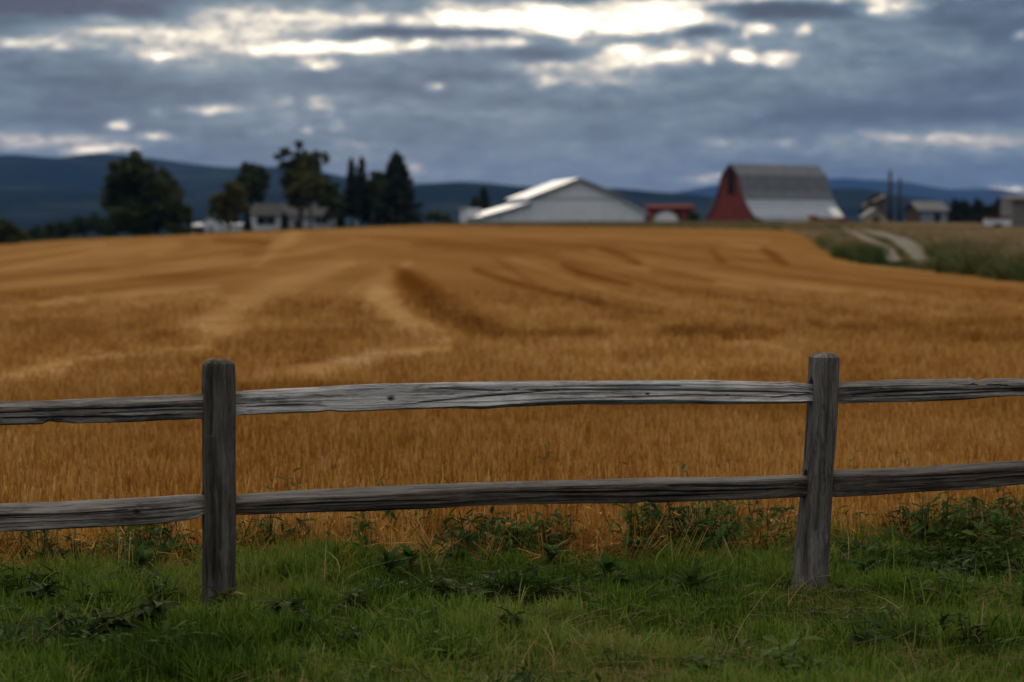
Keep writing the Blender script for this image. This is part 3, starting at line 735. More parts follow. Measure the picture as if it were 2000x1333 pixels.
SHED_ROOF = wallpaint('dull_shed_roof', (0.15, 0.155, 0.175), 0.2)
class Bld:
    """a building standing at the sight line (px) at distance d; local x in metres to the right, y away, z up from row py0"""
    def __init__(self, name, label, cat, px, d, rot=0.0, group=None, sink=0.0):
        self.d = d; self.px0 = px
        p = at(px, 440, d); self.x = p[0]; self.z = ground_z(p[0], d) - sink
        self.t = thing(name, label, cat, (p[0], d, self.z), rot, group)
        self.m = d / FP                                             # metres to a column here
    def X(self, px): return (px - self.px0) * self.m
    def Z(self, py): return EYE + (460 - py) * self.m - self.z
    def part(self, name, mb, mat, parent=None, label=None):
        o = mb.build(name, mat, parent or self.t)
        if label: o['label'] = label
        return o
def slope(x0, z0, x1, z1, y0, y1, th=0.14):
    """a roof sheet from (x0,z0) to (x1,z1) swept along y"""
    nx, nz = -(z1 - z0), (x1 - x0); l = math.hypot(nx, nz); nx, nz = nx / l * th, nz / l * th
    if nz < 0: nx, nz = -nx, -nz
    return MB().prism([(x0, z0), (x1, z1), (x1 + nx, z1 + nz), (x0 + nx, z0 + nz)], y0, y1)
def slope_y(y0, z0, y1, z1, x0, x1, th=0.14):
    mb = slope(y0, z0, y1, z1, x0, x1, th); mb.v = [(y, x, z) for x, y, z in mb.v]; mb.f = [f[::-1] for f in mb.f]; return mb
def window(b, x0, x1, z0, z1, y, mat=GLASS, frame=None, parent=None):
    f = 0.10
    mb = MB(); mb.box(x0 - f, x1 + f, y - .06, y - .005, z1, z1 + f); mb.box(x0 - f, x1 + f, y - .08, y - .005, z0 - f, z0)
    mb.box(x0 - f, x0, y - .06, y - .005, z0, z1); mb.box(x1, x1 + f, y - .06, y - .005, z0, z1)
    if x1 - x0 > 1.6: mb.box((x0 + x1) / 2 - .04, (x0 + x1) / 2 + .04, y - .055, y - .005, z0, z1)
    w = b.part('window', mb, frame or WHITE, parent)
    b.part('pane', MB().box(x0, x1, y - .03, y - .004, z0, z1), mat, w)
    return w

# ---- long white barn, gable to the camera
b = Bld('white_barn', 'long white barn with broken gable roof and low side wings', 'barn', 1100, 378, math.radians(9.5))
X, Z = b.X, b.Z
LEN = 21
nave = [(X(1036), -1), (X(1036), Z(386)), (X(1131), Z(350)), (X(1216), Z(383)), (X(1216), -1)]
b.part('wall', MB().prism(nave, 0, LEN), WHITE, label='main gable wall')
b.part('wall', MB().prism([(X(941), -1), (X(941), Z(423)), (X(1035.8), Z(397)), (X(1035.8), -1)], 0.1, LEN - .1), WHITE, label='left wing wall')
b.part('wall', MB().prism([(X(1216.2), -1), (X(1216.2), Z(392)), (X(1262), Z(415)), (X(1262), -1)], 0.1, LEN - .1), WHITE, label='right wing wall')
o1 = b.part('roof', slope(X(1030), Z(388), X(1131), Z(349.5), -.5, LEN + .5), WHITE_ROOF)
o2 = b.part('roof', slope(X(1131.2), Z(349.5), X(1222), Z(386), -.5, LEN + .5), WHITE_ROOF)
o3 = b.part('roof', slope(X(934), Z(426), X(1035.5), Z(397.5), -.4, LEN + .4), WHITE_ROOF)
o4 = b.part('roof', slope(X(1216.5), Z(392), X(1268), Z(418), -.4, LEN + .4), WHITE_ROOF)
b.part('shadow_fascia', slope(X(1030), Z(388) - .25, X(1131), Z(349.5) - .25, -.62, -.51, .36), TRIM, o1)  # dark boards along the eaves, drawing the shadow of the roof overhang
b.part('shadow_fascia', slope(X(1131.2), Z(349.5) - .25, X(1222), Z(386) - .25, -.62, -.51, .36), TRIM, o2)
b.part('shadow_fascia', slope(X(934), Z(426) - .2, X(1035.5), Z(397.5) - .2, -.52, -.41, .30), TRIM, o3)
b.part('trim_board', MB().box(X(1034), X(1217), -.09, -.012, Z(389.4), Z(388)), TRIM)
b.part('corner_board', MB().box(X(975), X(976.6), -.02, .08, -.5, Z(415)), TRIM)
b.part('door', MB().box(X(1075), X(1150), -.07, -.012, -.5, Z(404)), WHITE, label='wide sliding white door')
b = Bld('white_shed', 'low white lean-to shed at the left end of the white barn', 'shed', 925, 388, math.radians(9.5))
X, Z = b.X, b.Z
b.part('wall', MB().prism([(X(911), -1), (X(911), Z(409)), (X(940), Z(410)), (X(940), -1)], 0, 7), WHITE)
b.part('roof', MB().prism([(X(908), Z(408.5)), (X(940), Z(409.5)), (X(940), Z(408)), (X(908), Z(407))], -.3, 7.3), WHITE_ROOF)
b.part('door', MB().box(X(920), X(928), -.06, -.01, -.3, Z(419)), TRIM)

# ---- red gambrel barn
dB = 455
b = Bld('red_barn', 'tall red barn with grey gambrel roof and pale flared skirts', 'barn', 1428, dB, math.radians(38.5), sink=0.2)
Z = b.Z; zf = Z(433)
prof = [(7.0, .55), (5.1, 2.5), (3.95, 4.2), (3.15, 5.6), (2.25, 8.6), (0.0, 10.75)]        # half width, height above the foot
outer = [(-w, h + zf) for w, h in prof] + [(w, h + zf) for w, h in prof[-2::-1]]
BL = 22.8
# local frame: ridge along +x here; profile lies in (y, z) with the near side at -y
def prism_x(prof2, x0, x1):
    mb = MB().prism(prof2, x0, x1); mb.v = [(y, x, z) for x, y, z in mb.v]; mb.f = [f[::-1] for f in mb.f]; return mb
b.part('wall', prism_x([(-7.0, -1.2)] + outer + [(7.0, -1.2)], 0.0, 0.3), RED, label='red boarded gable end')
b.part('wall', prism_x([(-7.0, -1.2)] + outer + [(7.0, -1.2)], BL - .3, BL), RED)
b.part('wall', MB().box(0.31, BL - .31, -7.0, -6.8, -1.2, .55 + zf), WHITE, label='low pale side wall')
b.part('wall', MB().box(0.31, BL - .31, 6.8, 7.0, -1.2, .55 + zf), RED)
for sgn in (-1, 1):
    r = None
    for k, (mat, nm) in enumerate(((STEEL_ROOF, 'skirt_roof'), (STEEL_ROOF, 'skirt_roof'), (GREY_ROOF, 'roof'), (GREY_ROOF, 'roof'), (GREY_ROOF, 'roof'))):
        (w0, h0), (w1, h1) = prof[k], prof[k + 1]
        ov = 0.45 if k else 0.45
        mb = slope_y(sgn * w0, h0 + zf, sgn * w1, h1 + zf, -ov, BL + ov, .16)
        b.part(nm, mb, mat)
b.part('trim_board', MB().box(-.4, BL + .4, -4.24, -4.07, 4.2 + zf, 4.42 + zf), TRIM)
hd = b.part('hay_door', prism_x([(-1.05, 5.0 + zf), (-1.05, 8.7 + zf), (0, 10.2 + zf), (1.05, 8.7 + zf), (1.05, 5.0 + zf)], -.06, -.01), OPENING, label='tall dark open hay door')  # flat panel; the inner shade of the opening is put into its colour
b.part('frame', MB().box(-.09, -.01, -1.25, -1.07, 5.0 + zf, 8.5 + zf).box(-.09, -.01, 1.07, 1.25, 5.0 + zf, 8.5 + zf).box(-.09, -.01, -1.25, 1.25, 4.85 + zf, 5.0 + zf), RED, hd)
b.part('door', MB().box(-.07, -.01, -1.6, 1.6, -.6, 3.0 + zf), RED)
(w0, h0), (w1, h1) = prof[0], prof[1]
b.part('metal_sheet', slope_y(-w0 * .985 + .02, h0 + zf + .35, -w1 * 1.0, h1 + zf + .17, BL - 2.3, BL + .35, .05), LIGHT_PANEL, label='pale metal sheet at the end of the skirt')  # paler sheet over the far end of the lower skirt

# ---- farmhouse among the trees
b = Bld('farmhouse', 'low white farmhouse with dark roof and two dark picture windows', 'house', 570, 432)
X, Z = b.X, b.Z
b.part('wall', MB().box(X(490), X(659), 1.5, 9.5, -1.0, Z(424)), WHITE)
b.part('wall', MB().box(X(489), X(549), -.6, 1.49, -1.0, Z(421)), WHITE, label='projecting left room')
r = b.part('roof', MB().add([(X(484), .9, Z(422)), (X(665), .9, Z(422)), (X(665), 10.2, Z(422)), (X(484), 10.2, Z(422)), (X(512), 5.5, Z(398)), (X(640), 5.5, Z(398))],
       [(0, 1, 5, 4), (1, 2, 5), (2, 3, 4, 5), (3, 0, 4), (3, 2, 1, 0)]), ROOF_DK)
b.part('chimney', MB().box(X(600), X(606), 5.0, 5.9, Z(404), Z(391)), BROWN_W, r)
b.part('roof', MB().add([(X(484), -1.1, Z(421)), (X(554), -1.1, Z(421)), (X(554), 3.5, Z(421)), (X(484), 3.5, Z(421)), (X(493), 1.4, Z(399)), (X(546), 1.4, Z(399))],
       [(0, 1, 5, 4), (1, 2, 5), (2, 3, 4, 5), (3, 0, 4), (3, 2, 1, 0)]), ROOF_DK)
window(b, X(502), X(539), Z(440), Z(423), -.6)
window(b, X(613), X(640), Z(438), Z(422.5), 1.5)
b.part('door', MB().box(X(572), X(580), 1.42, 1.49, -.2, Z(430)), BROWN_W)
b = Bld('white_garage', 'small white gabled garage with a low annex left of the farmhouse', 'garage', 420, 428, math.radians(-4))
X, Z = b.X, b.Z
b.part('wall', MB().prism([(X(396), -1), (X(396), Z(435)), (X(412), Z(423)), (X(428), Z(435)), (X(428), -1)], 0, 6), WHITE)
b.part('wall', MB().box(X(373), X(395.8), .4, 5, -1, Z(441)), WHITE, label='low left annex')
b.part('wall', MB().box(X(428.2), X(481), .4, 5, -1, Z(440)), WHITE, label='long right annex')
b.part('roof', slope(X(393), Z(436.5), X(412), Z(422), -.3, 6.3), STEEL_ROOF); b.part('roof', slope(X(412.2), Z(422), X(431), Z(436.5), -.3, 6.3), STEEL_ROOF)
b.part('roof', slope_y(.1, Z(441.5), 5.2, Z(438), X(371), X(395.6), .1), STEEL_ROOF); b.part('roof', slope_y(.1, Z(440.5), 5.2, Z(437), X(431), X(483), .1), STEEL_ROOF)
b.part('door', MB().box(X(405), X(419), -.06, -.01, -.2, Z(442)), STEEL_ROOF)
b = Bld('blue_shed', 'small light blue shed seen between the conifers', 'shed', 690, 440)
X, Z = b.X, b.Z
b.part('wall', MB().prism([(X(679), -1), (X(679), Z(419)), (X(688), Z(411)), (X(697), Z(419)), (X(697), -1)], 0, 3), BLUE)
b.part('roof', slope(X(677), Z(420.5), X(688), Z(410.5), -.2, 3.2, .1), STEEL_ROOF); b.part('roof', slope(X(688.2), Z(410.5), X(699), Z(420.5), -.2, 3.2, .1), STEEL_ROOF)
b.part('door', MB().box(X(685), X(691), -.06, -.01, -.1, Z(427)), BLUEGREY)

# ---- red machine shed with a white hooped cover inside
b = Bld('machine_shed', 'red open machine shed between the white barn and the red barn', 'shed', 1308, 420)
X, Z = b.X, b.Z
b.part('wall', MB().box(X(1268), X(1353), 8.0, 8.2, -1, Z(406)), RED)
b.part('roof', slope_y(-.4, Z(408), 8.6, Z(402), X(1264), X(1357), .25), RED_ROOF)
b.part('beam', MB().box(X(1267), X(1354), -.1, .15, Z(412), Z(408.4)), RED_ROOF)
for x0, x1 in ((1266, 1275), (1330, 1338), (1346, 1353)):
    b.part('post', MB().box(X(x0), X(x1), -.05, .3, -1, Z(412.1)), RED)
b.part('wall', MB().box(X(1330), X(1353), .35, .5, -1, Z(413)), BROWN_W)
tk = Bld('covered_wagon_load', 'white rounded tarp cover standing in the mouth of the red machine shed', 'tarp cover', 1302, 417)
X, Z = tk.X, tk.Z
rr_ = X(1327) - X(1302)
arc = [(rr_ * math.cos(a), -.3 + (Z(411.5) + .3) * math.sin(a) ** 0.8) for a in np.linspace(0, math.pi, 17)]
tk.part('cover', MB().prism(arc, 0, 2.6), WHITE_ROOF)
tk.part('hoop', MB().prism([(x * 1.02, z * 1.02) for x, z in arc] + [(x * .93, z * .93) for x, z in arc[::-1]], -.12, -.01), TRIM)

# ---- red flatbed farm trailer
b = Bld('farm_trailer', 'rusty red flatbed farm trailer parked before the barn skirt', 'trailer', 1618, 392)
X, Z = b.X, b.Z
zb_ = Z(431.5)
b.part('bed', MB().box(X(1582), X(1655), 0, 2.3, zb_, zb_ + .22), RUST)
b.part('headboard', MB().box(X(1582), X(1584), 0, 2.3, zb_ + .23, Z(420)).box(X(1584.1), X(1599), 1.0, 2.2, zb_ + .23, Z(421.5)), RED)
b.part('side_rail', MB().box(X(1584.2), X(1655), 0, .07, zb_ + .23, zb_ + .50), RUST)
for x in (1594, 1603, 1640, 1648):
    w = b.part('wheel', MB().tube([(X(x), .1, .36), (X(x), .35, .36)], [.36, .36], 14), TYRE)
b.part('drawbar', MB().tube([(X(1655), 1.1, zb_ + .1), (X(1674), 1.1, zb_ - .1)], [.07, .06], 6), RUST)

# ---- right-hand side
b = Bld('cream_shed', 'small cream gabled shed with an arched dark doorway', 'shed', 1711, 440)
X, Z = b.X, b.Z
b.part('wall', MB().prism([(X(1690), -1.5), (X(1690), Z(424)), (X(1712), Z(409)), (X(1734), Z(424)), (X(1734), -1.5)], 0, 6), CREAM)
b.part('roof', slope(X(1686), Z(426), X(1712), Z(408), -.4, 6.4), GREY_ROOF); b.part('roof', slope(X(1712.2), Z(408), X(1738), Z(426), -.4, 6.4), GREY_ROOF)
dz0, dz1 = -1.0, Z(421)
b.part('door', MB().prism([(X(1703), dz0), (X(1703), dz1 - .8)] + [(X(1711) - (X(1711) - X(1703)) * math.cos(a), dz1 - .8 + .8 * math.sin(a)) for a in np.linspace(.3, math.pi - .3, 7)] + [(X(1719), dz1 - .8), (X(1719), dz0)], -.06, -.01), BROWN_W)
b = Bld('grey_shed', 'dark grey shed with sloping metal roof beside the two tall poles', 'shed', 1800, 430, math.radians(24))
X, Z = b.X, b.Z
b.part('wall', MB().box(-1.6, 3.9, -2.2, 2.2, -1.6, Z(412)), BLUEGREY)
b.part('gable', prism_x([(-2.2, -1.6), (-2.2, Z(412)), (0, Z(396)), (2.2, Z(412)), (2.2, -1.6)], -1.95, -1.61), BROWN_W, label='boarded gable end, darkened in colour for its shade')  # the shade on this end is put into its darker colour
b.part('roof', slope_y(-2.6, Z(413), 0, Z(395), -2.5, 4.3, .12), SHED_ROOF); b.part('roof', slope_y(2.6, Z(413), 0, Z(395), -2.5, 4.3, .12), SHED_ROOF)
b.part('door', MB().box(1.2, 2.4, -2.27, -2.21, -.6, Z(417)), OPENING)
for k, (px, top, rad_, lab) in enumerate(((1738, 336, .34, 'taller of the two thick dark poles behind the cream shed'), (1757, 351, .31, 'shorter of the two thick dark poles behind the cream shed'))):
    d = 436 + 3 * k; x = at(px, 440, d)[0]; g = ground_z(x, d)
    t = thing('wooden_pole', lab, 'pole', (x, d, g), 0, 'two tall poles by the sheds')
    ht = EYE + (460 - top) * d / FP - g
    MB().tube([(0, 0, -1), (0, 0, ht * .5), (0, 0, ht)], [rad_ * 1.25, rad_, rad_ * .8], 10).build('shaft', POLE, t, True)
    MB().tube([(0, 0, ht + .003), (0, 0, ht + .25)], [rad_ * .95, rad_ * .4], 10).build('cap', POLE, t)
b = Bld('grey_outbuilding', 'tall grey outbuilding cut by the right edge of the picture', 'outbuilding', 1995, 330)
X, Z = b.X, b.Z
b.part('wall', MB().box(X(1977), X(2120), 0, 8, -1.5, Z(391)), wallpaint('weathered_grey_boards', (0.16, 0.15, 0.145), .15))
b.part('roof', slope_y(-.5, Z(391.5), 8.5, Z(383), X(1973), X(2124), .2), BROWN_W)
b.part('door', MB().box(X(2040), X(2070), -.07, -.01, -1, Z(404)), BROWN_W)
b = Bld('white_stock_trailer', 'low white stock trailer with a red roof beside the grey outbuilding', 'trailer', 1950, 325)
X, Z = b.X, b.Z
b.part('body', MB().box(X(1927), X(1975), 0, 2.2, Z(441), Z(428)), WHITE)
b.part('roof', MB().prism([(X(1926), Z(427.9)), (X(1930), Z(424)), (X(1972), Z(424)), (X(1976), Z(427.9))], -.1, 2.3), RED_ROOF)
for x in (1945, 1953): b.part('wheel', MB().tube([(X(x), -.12, Z(441)), (X(x), .12, Z(441))], [.33, .33], 14), TYRE)
b.part('hitch', MB().tube([(X(1927), 1.1, Z(440)), (X(1918), 1.1, Z(441))], [.06, .06], 6), TYRE)
b = Bld('wooden_lean_to', 'dark brown wooden lean-to standing behind the cream shed', 'shed', 1722, 455)
X, Z = b.X, b.Z
b.part('wall', MB().box(X(1694), X(1728), 0, 5, -2, Z(394)), BROWN_W)
b.part('roof', slope(X(1690), Z(404), X(1732), Z(384), -.4, 5.4, .2), BROWN_W)

# ================================================================== trees
BARK = paint('bark', (0.025, 0.020, 0.015), (0.060, 0.048, 0.036), 3, 0.9, 0.1, (1, 1, .3))
LEAF_DARK = leafy('dark_leaves', [(0.2, (0.015, 0.024, 0.006)), (0.5, (0.036, 0.054, 0.011)), (0.85, (0.072, 0.092, 0.020))], 0.25)
LEAF_OLIVE = leafy('olive_leaves', [(0.2, (0.040, 0.046, 0.010)), (0.5, (0.085, 0.085, 0.020)), (0.85, (0.14, 0.125, 0.034))], 0.25)
LEAF_GREEN = leafy('green_leaves', [(0.2, (0.020, 0.034, 0.008)), (0.5, (0.042, 0.066, 0.014)), (0.85, (0.080, 0.105, 0.024))], 0.25)
NEEDLE = leafy('needles', [(0.2, (0.007, 0.012, 0.007)), (0.5, (0.014, 0.022, 0.011)), (0.85, (0.028, 0.038, 0.017))], 0.08)
DRY_LEAF = leafy('brown_leaves', [(0.2, (0.02, 0.014, 0.009)), (0.6, (0.05, 0.033, 0.02))], 0.1)
def leaf_cards(pos, nrm, size, rng):
    n = len(pos)
    r = rng.normal(size=(n, 3)) + nrm * 0.9; r /= np.linalg.norm(r, axis=1, keepdims=True)
    a = np.cross(r, rng.normal(size=(n, 3))); a /= np.linalg.norm(a, axis=1, keepdims=True) + 1e-9
    b_ = np.cross(r, a); s = (size * rng.uniform(.55, 1.3, n))[:, None]
    v = np.stack([pos - a * s, pos - b_ * s * .55 + r * s * .15, pos + a * s, pos + b_ * s * .55 + r * s * .15], 1).reshape(-1, 3)
    return v, np.arange(4 * n).reshape(n, 4)
def broad_tree(name, label, d, px, lobes, mat, n=2600, size=.34, trunk=.3, seed=0, group=None, cat='tree', bare=0.35):
    """lobes: (column, row, half width, half height) of the crown's clumps"""
    rng = np.random.default_rng(seed + 900); m = d / FP
    x = at(px, 440, d)[0]; g = ground_z(x, d)
    t = thing(name, label, cat, (x, d, g), 0, group)
    P, N = [], []; area = sum(l[2] * l[3] for l in lobes)
    trunkmb = MB(); Zr = lambda py: EYE + (460 - py) * m - g
    top = np.array((0, 0, min(Zr(min(l[1] for l in lobes)), Zr(np.mean([l[1] for l in lobes])))))
    pts = [np.array((0, 0, -.4)), np.array((0.08, 0, top[2] * .3)), np.array((-.05, .1, top[2] * .65)), top]
    trunkmb.tube(pts, [trunk * 1.35, trunk, trunk * .75, trunk * .35], 8)
    limbs = MB()
    for (cx, cy, rx, ry) in lobes:
        c = np.array(((cx - px) * m, rng.uniform(-.6, .6) * rx * m, Zr(cy))); R3 = np.array((rx * m, min(rx, ry * 1.2) * m * .95, ry * m))
        k = max(12, int(2.3 * n * rx * ry / area))
        st = pts[1] + (pts[2] - pts[1]) * rng.uniform(0, 1)
        limbs.tube([st, (st + c) / 2 + rng.normal(size=3) * .3, c + (0, 0, R3[2] * .3)], [trunk * .5, trunk * .32, trunk * .08], 6)
        # clumps inside the lobe, leaves round the clumps
        nc = max(9, int(k / 42)); u = rng.normal(size=(nc, 3)); u /= np.linalg.norm(u, axis=1, keepdims=True)
        cc = c + u * R3 * (rng.uniform(.25, 1.0, nc) ** .55)[:, None]; cr = R3.mean() * rng.uniform(.18, .40, nc)
        w = rng.integers(0, nc, k); u2 = rng.normal(size=(k, 3)); u2 /= np.linalg.norm(u2, axis=1, keepdims=True)
        p = cc[w] + u2 * (cr[w] * rng.uniform(.3, 1.15, k) ** .6)[:, None] * (1, 1, .8)
        P.append(p); N.append(u2)
    P = np.concatenate(P); N = np.concatenate(N)
    v, f = leaf_cards(P, N, np.full(len(P), size * 1.12), rng)
    trunkmb.build('trunk', BARK, t, True); limbs.build('limbs', BARK, t, True)
    link('crown', np_mesh('crown', v, f, mat, False), t)
    return t
def conifer(name, label, d, px, top, base, hw, seed=0, mat=None, group=None, n=2400, shoulder=0.9, cat='tree', size=.30):
    rng = np.random.default_rng(seed + 300); m = d / FP
    x = at(px, 440, d)[0]; g = ground_z(x, d); H = EYE + (460 - top) * m - g; zb = max(.25, EYE + (460 - base) * m - g)
    t = thing(name, label, cat, (x, d, g), 0, group)
    MB().tube([(0, 0, -.4), (0, 0, H * .5), (0, 0, H * .97)], [H * .022, H * .014, .03], 8).build('trunk', BARK, t, True)
    P, N = [], []; br = MB(); nb = int(70)
    for k in range(nb):
        f = (k + .5) / nb; z = zb + (H - zb) * f; r = hw * m * ((1 - f) ** shoulder) * rng.uniform(.7, 1.12) + .12
        a = k * 2.4 + rng.uniform(-.4, .4); dr = np.array((math.cos(a), math.sin(a), -.22 + .5 * f)); 
        br.tube([(0, 0, z), tuple(np.array((0, 0, z)) + dr * r)], [.05, .015], 5, False)
        q_ = max(8, int(n * (1 - f * .8) / nb * 1.6)); s = rng.uniform(.12, 1, q_) ** .7
        sp = np.array((-dr[1], dr[0], 0)) * (rng.normal(size=q_) * (.10 + .22 * r) * (1.1 - s * .6))[:, None]
        P.append(np.array((0, 0, z)) + dr * r * s[:, None] + sp + np.stack([0 * s, 0 * s, rng.normal(size=q_) * .22 - .1], 1)); N.append(np.tile((0, 0, 1.), (q_, 1)))
    v, f = leaf_cards(np.concatenate(P), np.concatenate(N), np.full(sum(map(len, P)), size), rng)
    br.build('branches', BARK, t); link('crown', np_mesh('crown', v, f, mat or NEEDLE, False), t)
    return t
broad_tree('maple_tree', 'biggest dark round tree at the left of the farmyard', 385, 268, [(262,318,22,22),(240,345,34,28),(285,345,36,30),(232,385,36,34),(275,385,48,44),(315,385,34,36),(255,420,44,30),(300,422,36,28),(225,360,20,18),(268,443,42,14)], LEAF_DARK, 6800, .36, .42, 1)
broad_tree('slim_tree', 'slender tree with a thin pointed top beside the big round tree', 392, 340, [(322,335,8,18),(330,365,16,22),(345,385,20,24),(352,412,22,24),(362,425,14,18),(335,420,18,26)], LEAF_GREEN, 2600, .32, .20, 2)
broad_tree('olive_tree', 'small pale olive tree before the white garage', 405, 447, [(455,375,22,18),(435,398,28,22),(465,400,24,22),(425,415,20,14),(445,425,24,14)], LEAF_OLIVE, 2600, .30, .17, 3)
broad_tree('elm_tree', 'dark round topped tree rising behind the farmhouse roof', 452, 493, [(492,335,24,18),(490,360,32,24),(510,352,18,22),(498,383,26,16),(470,365,12,18)], LEAF_DARK, 2800, .36, .3, 4)
broad_tree('cottonwood_tree', 'tallest ragged cottonwood standing in front of the farmhouse', 424, 586, [(588,297,13,22),(588,318,17,18),(575,330,20,16),(558,312,17,20),(624,311,20,17),(590,330,26,22),(570,350,24,22),(612,350,30,26),(590,375,32,24),(622,385,22,20),(580,395,22,16)], LEAF_GREEN, 3600, .36, .36, 5)
broad_tree('willow_tree', 'pale olive crown merging with the ragged cottonwood', 420, 606, [(600,350,30,26),(585,378,26,20),(618,372,24,22)], LEAF_OLIVE, 2200, .32, .2, 6)
broad_tree('apple_tree', 'small green tree right of the ragged cottonwood', 420, 648, [(650,372,16,18),(640,392,20,18),(655,400,18,18),(648,418,14,12)], LEAF_GREEN, 1800, .30, .15, 7)
conifer('spruce_tree', 'left of the twin narrow spruces beside the blue shed', 425, 687, 310, 419, 20, 1, shoulder=.62, group='twin narrow spruces')
conifer('spruce_tree', 'right of the twin narrow spruces beside the blue shed', 430, 707, 308, 424, 20, 2, shoulder=.62, group='twin narrow spruces')
conifer('spruce_tree', 'broad dark spruce, tallest of the conifers by the blue shed', 420, 775, 302, 445, 56, 3, shoulder=.66, n=7600, size=.40)
broad_tree('dark_tree', 'dark bushy tree filling the gap left of the broad spruce', 432, 738, [(742,350,20,16),(737,375,24,24),(748,405,30,28),(728,422,20,16)], LEAF_DARK, 3200, .34, .22, 9)
for k, (px, top, d, lab) in enumerate(((483, 412, 424, 'columnar shrub at the left corner of the farmhouse'), (556, 418, 421, 'columnar shrub between the two picture windows'), (665, 420, 424, 'columnar shrub at the right corner of the farmhouse'))):
    conifer('columnar_shrub', lab, d, px, top, 456, 9, 20 + k, shoulder=.35, n=900, cat='shrub', group='columnar shrubs before the farmhouse', size=.22)
conifer('pine_tree', 'small lone pine left of the white barn', 440, 945, 368, 420, 17, 30, shoulder=.55, n=900)
conifer('pine_tree', 'low dark pine half hidden by the white shed', 436, 928, 388, 425, 16, 31, shoulder=.55, n=700)
broad_tree('round_bush', 'low round bush left of the white barn', 400, 855, [(845,426,16,10),(865,428,18,9),(852,420,12,8)], LEAF_GREEN, 900, .24, .08, 32, cat='bush')
broad_tree('dark_bush', 'big dark bush at the left edge of the wheat field', 332, 18, [(0,455,30,24),(28,462,24,18),(-30,455,40,26),(15,448,18,14)], LEAF_DARK, 2200, .28, .12, 33, cat='bush')
broad_tree('lilac_bush', 'dark bush under the big round tree', 382, 360, [(345,446,20,10),(375,448,16,8),(390,450,12,6)], LEAF_DARK, 800, .24, .08, 34, cat='bush')
broad_tree('yard_bush', 'dark bush beside the red machine shed', 412, 1355, [(1352,420,8,13),(1358,428,8,8)], LEAF_DARK, 600, .22, .06, 35, cat='bush')
broad_tree('dry_bush', 'brown leafless looking bush behind the cream shed', 462, 1706, [(1712,395,18,14),(1700,408,18,14),(1690,418,14,10)], DRY_LEAF, 900, .26, .08, 36, cat='bush')
broad_tree('yard_bush', 'low bush at the right foot of the red barn gable', 430, 1476, [(1474,431,9,5),(1483,433,8,4)], LEAF_GREEN, 300, .22, .05, 37, cat='bush')
ORD = 'first second third fourth fifth sixth seventh eighth ninth tenth eleventh twelfth thirteenth fourteenth fifteenth sixteenth seventeenth'.split()
TL = np.random.default_rng(77)
for k, (px, top, hw, d) in enumerate([(72,446,18,640),(95,440,17,650),(120,434,20,640),(148,428,20,655),(168,422,18,640),(190,424,20,650),(215,430,18,640)]):
    broad_tree('field_tree', f'dark low tree beyond the field left of the big round tree, {ORD[k]} from the left', d, px, [(px, top + 8, hw, 11), (px - 5, top + 20, hw, 13), (px + 8, top + 18, hw * .8, 14)], LEAF_DARK, 700, .55, .25, 60 + k, group='low trees beyond the field')
for k, px in enumerate(np.arange(1846, 1985, 8.6)):
    conifer('spruce_tree', f'dark conifer in the close row behind the white stock trailer, {ORD[k]} from the left', 520 + 12 * (k % 3), px, 388 + TL.uniform(0, 20) + (10 if k < 2 else 0), 440, 11, 90 + k, shoulder=.6, n=520, group='conifer row on the right', size=.45)
# ================================================================== ground cover
def scatter(name, label, pts, rot, scl, tone, pick, variants, mat):
    """one object: a cloud of points that carries small clumps (geometry nodes)"""
    n = len(pts)
    m = bpy.data.meshes.new(name); m.vertices.add(n); m.vertices.foreach_set('co', np.asarray(pts, np.float32).ravel())
    for nm, typ, arr in (('rot', 'FLOAT_VECTOR', rot), ('scl', 'FLOAT_VECTOR', scl), ('tone', 'FLOAT', tone)):
        a = m.attributes.new(nm, typ, 'POINT'); a.data.foreach_set('vector' if typ != 'FLOAT' else 'value', np.asarray(arr, np.float32).ravel())
    a = m.attributes.new('pick', 'INT', 'POINT'); a.data.foreach_set('value', np.asarray(pick, np.int32))
    m.update()
    c = bpy.data.collections.new(name + '_clumps')
    for k, vm in enumerate(variants):
        vm.materials.clear(); vm.materials.append(mat); c.objects.link(bpy.data.objects.new('clump_%02d' % k, vm))
    g = bpy.data.node_groups.new(name, 'GeometryNodeTree')
    g.interface.new_socket('Geometry', in_out='INPUT', socket_type='NodeSocketGeometry')
    g.interface.new_socket('Geometry', in_out='OUTPUT', socket_type='NodeSocketGeometry')
    N = g.nodes; gi = N.new('NodeGroupInput'); go = N.new('NodeGroupOutput')
    ci = N.new('GeometryNodeCollectionInfo'); ci.inputs['Collection'].default_value = c
    ci.inputs['Separate Children'].default_value = True; ci.inputs['Reset Children'].default_value = True
    ip = N.new('GeometryNodeInstanceOnPoints'); ip.inputs['Pick Instance'].default_value = True
    def attr(nm, typ):
        a = N.new('GeometryNodeInputNamedAttribute'); a.data_type = typ; a.inputs['Name'].default_value = nm
        return next(s for s in a.outputs if s.enabled and s.name == 'Attribute')
    L = g.links
    L.new(gi.outputs[0], ip.inputs['Points']); L.new(ci.outputs[0], ip.inputs['Instance'])
    L.new(attr('pick', 'INT'), ip.inputs['Instance Index']); L.new(attr('scl', 'FLOAT_VECTOR'), ip.inputs['Scale'])
    e2r = N.new('FunctionNodeEulerToRotation'); L.new(attr('rot', 'FLOAT_VECTOR'), e2r.inputs[0]); L.new(e2r.outputs[0], ip.inputs['Rotation'])
    L.new(ip.outputs[0], go.inputs[0])
    o = link(name, m); md = o.modifiers.new('clumps', 'NODES'); md.node_group = g
    return kind(o, 'stuff', label)

